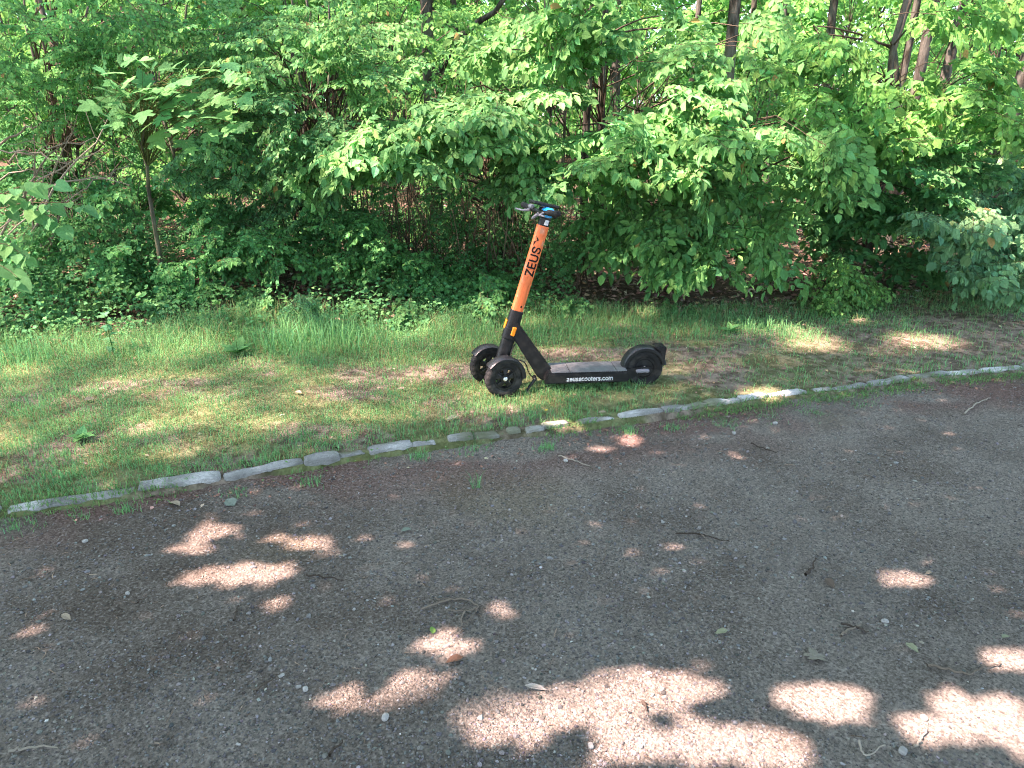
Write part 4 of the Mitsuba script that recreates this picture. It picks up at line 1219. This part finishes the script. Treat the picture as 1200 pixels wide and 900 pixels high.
v = np.array(m.vertices); v[:, 0] -= v[:, 0].min(); v[:, 0] *= .285 / np.ptp(v[:, 0])
# reads towards the rear on the near side
pt = np.stack([-.425 - v[:, 0], .1052 + v[:, 2], .079 + v[:, 1]], -1)
put(f'{deck_key}__lettering', xf((pt, np.array(m.faces)), BODY), 'm_white')
# rear arms, wheel, fender, light
XR = -.925
RM = BODY @ trans(XR, 0, R1)
wheel('rear_wheel', RM, R1, .066, True)
for s in (1, -1):
    arm = [(-.78, .068), (-.80, .128), (-.90, .140), (-.965, .135), (-.975, .110), (-.95, .092), (-.88, .085), (-.84, .066)]
    k = put(f'{SC}__rear_arm', xf(prism(arm, s * .052 - .010, s * .052 + .010, .006), BODY), 'm_black', 30)
    put(f'{k}__axle_cover', xf(hull([((-.875, s * .063, .117), .013), ((-.935, s * .063, .117), .013)]), BODY), 'm_grey', 40)
put(f'{SC}__rear_fender', xf(fender(R1 + .023, .086, math.radians(-20), math.radians(160), .004, 36), RM @ trimesh.transformations.rotation_matrix(math.radians(-10), [0, 1, 0])), 'm_fender', 40)
tl = prism([(-.975, .262), (-1.04, .266), (-1.052, .258), (-1.050, .215), (-1.045, .145), (-1.032, .135), (-1.03, .19), (-1.01, .235)], -.045, .045, .006)
k = put(f'{SC}__tail_light', xf(tl, BODY), 'm_black', 30)
put(f'{k}__lens', xf(rbox((-1.050, -.034, .222), (-1.056, .034, .252), .002), BODY), 'm_red', 30)
# kickstand and cables by the front of the deck
put(f'{SC}__kickstand', xf(join([hull([((-.235, .03, .085), .014), ((-.235, .07, .085), .012)]), hull([((-.235, .075, .09), .010), ((-.185, .10, .028), .008)]), hull([((-.185, .10, .028), .010), ((-.195, .115, .008), .010)])]), BODY), 'm_black', 35)


def cable(pts, rad, n=24):
    pts = np.array(pts, float); m = len(pts)
    from scipy.interpolate import CubicSpline
    cs = CubicSpline(np.arange(m), pts)(np.linspace(0, m - 1, n))
    return tubes(cs[None], np.full((1, n), rad), 8)


put(f'{SC}__brake_cable', xf(cable([(-.12, .02, .30), (-.10, .05, .22), (-.16, .06, .20), (-.19, .04, .15), (-.22, .03, .09)], .0035), BODY), 'm_black', True)
put(f'{SC}__brake_cable', xf(cable([(-.06, .02, .24), (-.11, .075, .20), (-.13, .085, .16), (-.05, .08, .13)], .003), BODY), 'm_black', True)
# handlebar: turned with the wheels about the steering axis
topc = colp(1.06)
HB = BODY @ trans(topc[0], 0, 0, STEER)
hz = 1.085; hx = .045
bar = [hull([((0, 0, 1.045), .030), ((hx * .6, 0, hz), .026)]), hull([((hx, -.215, hz + .012), .0115), ((hx, -.07, hz), .013)]), hull([((hx, -.07, hz), .013), ((hx, .07, hz), .013)]), hull([((hx, .07, hz), .013), ((hx, .215, hz + .012), .0115)])]
hk = put(f'{SC}__handlebar', xf(join(bar), HB), 'm_black', 40)
for s in (1, -1):
    g = hull([((hx, s * .125, hz + .006), .0165), ((hx - .004, s * .235, hz + .013), .0175)])
    put(f'{hk}__grip', xf(g, HB), 'm_rubber', 40)
    put(f'{hk}__brake_lever', xf(join([hull([((hx + .020, s * .095, hz), .009), ((hx + .052, s * .12, hz - .004), .006)]), hull([((hx + .052, s * .12, hz - .004), .006), ((hx + .060, s * .20, hz - .002), .0045)])]), HB), 'm_grey', 40)
# display tilted towards the rider, blue clamp sleeve
tilt = trimesh.transformations.rotation_matrix(math.radians(14), [0, 1, 0])
Dm = HB @ trans(.02, 0, hz + .040) @ np.linalg.inv(tilt)
dk = put(f'{hk}__display', xf(rbox((-.085, -.045, -.010), (.075, .045, .010), .006), Dm), 'm_black', 35)
tag(dk, 'dark flat display tilted on top of the handlebar')
put(f'{hk}__display_holder', xf(join([hull([((.04, y, hz - .002), .012) for y in (-.03, .03)] + [((.0, y, hz + .026), .010) for y in (-.03, .03)]), hull([((.085, 0, hz - .035), .008), ((.02, .02, hz + .012), .014)])]), HB), 'm_grey', 40)
put(f'{hk}__blue_sleeve', xf(hull([((hx - .03, .030, hz - .004), .030), ((hx - .03, .085, hz - .002), .028)]), HB), 'm_blue', 40)
put(f'{hk}__throttle', xf(hull([((hx - .045, .098, hz - .004), .018), ((hx - .04, .125, hz - .012), .016)]), HB), 'm_rubber', 40)
put(f'{hk}__bell', xf(hull([((hx + .01, -.10, hz + .020), .014), ((hx + .01, -.075, hz + .020), .014)]), HB), 'm_grey', 40)

# crumbs of bark, broken twigs and seed husks on the path
r = np.random.default_rng(90)
N = 5200
x = r.uniform(-3.2, 4.2, N); t_ = np.abs(r.normal(0, 1.1, N)) + .02
y = kerb_y(x) - t_
ok = (y > 1.2) & (VN(x, y, 2.2, 3, 57) + r.normal(0, .08, N) > .52)
x, y = x[ok], y[ok]; n = len(x)
L = np.clip(np.exp(r.normal(np.log(.012), .6, n)), .004, .05); th = r.uniform(0, 2 * np.pi, n)
dv = np.stack([np.cos(th), np.sin(th), r.normal(0, .1, n)], -1) * (L / 2)[:, None]
c0 = np.stack([x, y, path_z(x, y) + .003], -1)
md = c0 + np.stack([r.normal(0, .12, n) * L, r.normal(0, .12, n) * L, np.abs(r.normal(0, .06, n)) * L], -1)
v, f = tubes(np.stack([c0 - dv, md, c0 + dv], 1), np.tile(np.array([1, .9, .6]), (n, 1)) * r.uniform(.0006, .0018, n)[:, None], 4)
col = np.repeat(np.clip(np.array([.17, .125, .09]) * np.exp(r.normal(0, .55, (n, 1))), .02, .45), 12, 0)
put('path_crumbs', (v, f), 'm_twig', True, color=col)
tag('path_crumbs', 'crumbs of bark, husks and broken twigs scattered over the gravel', 'debris', kind='stuff')

# ------------------------------------------------------------------ twigs, leaves and pebbles on the path
r = np.random.default_rng(91)


def ground_line(pix, rad, key, col, lift=None):
    p = np.array([gnd(x, y, PZ) for x, y in pix])
    n = max(6, 4 * len(p))
    t = np.linspace(0, len(p) - 1, n)
    q = np.stack([np.interp(t, np.arange(len(p)), p[:, k]) for k in range(3)], -1)
    q[:, :2] += r.normal(0, .0035, (n, 2))
    q[:, 2] = np.where(q[:, 1] < kerb_y(q[:, 0]), path_z(q[:, 0], q[:, 1]), ground_z(q[:, 0], q[:, 1])) + rad + .003 + np.abs(r.normal(0, .003, n))
    v, f = tubes(q[None], (rad * np.linspace(1.1, .5, n))[None], 6)
    return put(key, (v, f), 'm_twig', True, color=np.tile(np.asarray(col) * r.uniform(.8, 1.2), (len(v), 1)))


BR, DK, PL = (.20, .165, .13), (.075, .06, .048), (.33, .29, .235)
tag('forked_branch', 'forked thin branch lying on the gravel below the scooter at mid path', 'branch')
for pix, rad in [([(493, 716), (520, 707), (545, 704), (562, 713), (548, 719), (522, 716)], .0032), ([(562, 713), (556, 722), (535, 748)], .003), ([(543, 720), (541, 733), (530, 747)], .0032), ([(520, 707), (508, 703), (545, 702)], .002), ([(541, 733), (556, 727)], .002)]:
    ground_line(pix, rad, 'forked_branch__twig', BR)
TW = [([(943, 675), (950, 670), (957, 656)], .006, DK, 'dark curved twig on the right half of the path'),
      ([(1086, 783), (1110, 788), (1132, 795), (1150, 787), (1172, 782)], .0055, BR, 'bent twig shaped like a shallow V beside the sun patch at right'),
      ([(985, 750), (992, 742), (1008, 735)], .0055, BR, 'short twig crossing another near the right middle of the path'),
      ([(990, 736), (1005, 738), (1018, 744)], .0045, DK, 'dark short twig lying across a lighter one at right'),
      ([(792, 625), (820, 626), (838, 632), (855, 635)], .004, DK, 'long dark twig on the path below the rear wheel'),
      ([(820, 625), (835, 636)], .003, BR, 'small pale twig touching the long dark twig'),
      ([(10, 886), (40, 881), (68, 879)], .005, PL, 'pale straight twig in the lower left corner'),
      ([(360, 676), (385, 679), (402, 681)], .004, DK, 'dark twig right of the bright patch at left'),
      ([(275, 730), (278, 718), (280, 713)], .004, DK, 'tiny curved dark twig left of centre'),
      ([(1130, 487), (1145, 475), (1160, 469)], .006, PL, 'pale twig near the far right of the path'),
      ([(655, 535), (672, 540), (692, 547)], .004, PL, 'pale curved twig below the kerb under the deck'),
      ([(880, 520), (895, 526), (910, 531)], .004, DK, 'dark twig just below the kerb right of the rear wheel'),
      ([(385, 890), (395, 880), (402, 872)], .005, DK, 'dark twig at the bottom edge left of centre'),
      ([(1005, 875), (1012, 893), (1035, 880)], .004, PL, 'small forked pale twig at the bottom right'),
      ([(1070, 880), (1078, 872), (1086, 860)], .004, PL, 'thin pale twig in the soft patch at bottom right'),
      ([(705, 660), (709, 645), (712, 630)], .003, BR, 'faint upright twig in the middle of the path'),
      ([(745, 905), (752, 825), (757, 835)][1:], .006, DK, 'dark bit of twig inside the biggest sun patch'),
      ([(300, 812), (318, 800), (330, 792)], .003, DK, 'thin dark twig left of the bottom sun patches')]
for pix, rad, col, lab in TW:
    tag(ground_line(pix, rad * .8, 'twig', col), lab, 'twig')


def flat_leaf(px, py, L, W, col, lab, tpl=LEAF8, seed=0):
    rr = np.random.default_rng(seed + int(px))
    p = gnd(px, py, PZ)
    onp = p[1] < kerb_y(p[0])
    if not onp:
        p = gnd(px, py, 0)
    p[2] = float((path_z if onp else ground_z)(p[:1], p[1:2])[0]) + (.010 if onp else .022)
    th = rr.uniform(0, 6.28)
    d = np.array([math.cos(th), math.sin(th), rr.normal(.05, .1)])
    v, f = place_leaves(tpl, (p - nrm(d) * L / 2)[None], d[None], nrm(np.array([rr.normal(0, .2), -.15 + rr.normal(0, .2), 1]))[None], np.array([L]), np.array([W]))
    k = put('fallen_leaf', (v, f), 'm_litter', color=np.tile(col, (len(v), 1)))
    tag(k, lab, 'leaf')


PG, TN, RD, BL = (.22, .23, .14), (.27, .22, .155), (.17, .09, .055), (.15, .18, .14)
for a in [(845, 744, .045, .5, PG, 'pale green fallen leaf on the path right of centre'), (476, 621, .045, .6, BL, 'bluish green fallen leaf on the path left of the centre'), (1068, 762, .05, .55, PG, 'pale oval fallen leaf on the right of the path'),
          (1178, 749, .045, .5, PG, 'pale fallen leaf near the right edge of the path'), (205, 592, .085, .5, TN, 'tan curled fallen leaf below the kerb at left'), (270, 590, .07, .8, BL, 'grey green fallen leaf below the long kerb stone'),
          (78, 727, .06, .35, TN, 'narrow pale fallen leaf on the left of the path'), (533, 776, .06, .5, RD, 'reddish brown fallen leaf below the forked branch'), (953, 768, .075, .8, (.20, .18, .14), 'grey lobed fallen leaf right of the middle', MAPLE),
          (972, 685, .06, .5, (.10, .075, .055), 'dark curled fallen leaf beside the curved twig'), (705, 487, .05, .5, TN, 'tan fallen leaf in the grass under the deck'), (530, 492, .08, .5, PG, 'pale fallen leaf in the verge left of the front wheel'), (205, 403, .10, .6, TN, 'pale tan fallen leaf at the end of the sunlit grass strip'),
          (628, 810, .07, .25, (.38, .34, .29), 'narrow pale bark chip above the middle sun patch'), (640, 484, .022, .9, (.6, .42, .06), 'tiny yellow petal in the grass below the deck'), (507, 741, .035, .6, (.12, .22, .05), 'small bright green fallen leaf below the forked branch'),
          (105, 470, .06, .5, TN, 'tan fallen leaf in the worn grass at left'), (350, 463, .06, .5, TN, 'tan fallen leaf in the worn grass below the tall tuft'), (470, 458, .05, .5, TN, 'tan fallen leaf left of the front wheels'), (1088, 672, .03, .5, TN, 'small tan fallen leaf right of the small round sun patch')]:
    flat_leaf(*a)
STN = [(358, 809, .017, 'pair of pale stones left of the bottom sun patches, the larger'), (350, 806, .013, 'pair of pale stones left of the bottom sun patches, the smaller'), (330, 793, .013, 'white pebble left of the pair of pale stones'), (97, 832, .013, 'pale pebble in the lower left'),
       (1082, 845, .018, 'pale pebble in the soft patch at lower right'), (1057, 885, .016, 'light pebble at the bottom right'), (1037, 730, .02, 'flat pale stone right of the crossing twigs'), (150, 698, .012, 'small white pebble left of the bright patch'), (692, 877, .016, 'white pebble below the biggest sun patch'),
       (860, 508, .022, 'pale stone on the path below the kerb at right of the rear wheel'), (908, 497, .022, 'round pale stone on the path near the kerb at right'), (663, 540, .02, 'flat pale stone under the kerb below the deck'), (452, 843, .016, 'light grey pebble between two bottom sun patches'), (415, 714, .009, 'white pebble left of the forked branch'),
       (100, 636, .014, 'white pebble near the kerb at far left'), (280, 875, .014, 'pale pebble at bottom left')]
for px, py, sz, lab in STN:
    rr = np.random.default_rng(int(px * 7 + py))
    v, f = stone_mesh(sz * 1.35, sz * 1.0, sz * .7, int(px) % 97, sz * .22)
    th = rr.uniform(0, 3.1); c, s = math.cos(th), math.sin(th)
    p = gnd(px, py, PZ)
    v = v @ np.array([[c, -s, 0], [s, c, 0], [0, 0, 1]]).T + [p[0], p[1], float(path_z(p[:1], p[1:2])[0]) + sz * .3]
    tag(put('pebble', (v, f), 'm_stone', True, color=np.tile(np.array([.33, .315, .29]) * rr.uniform(.8, 1.15), (len(v), 1))), lab, 'pebble')
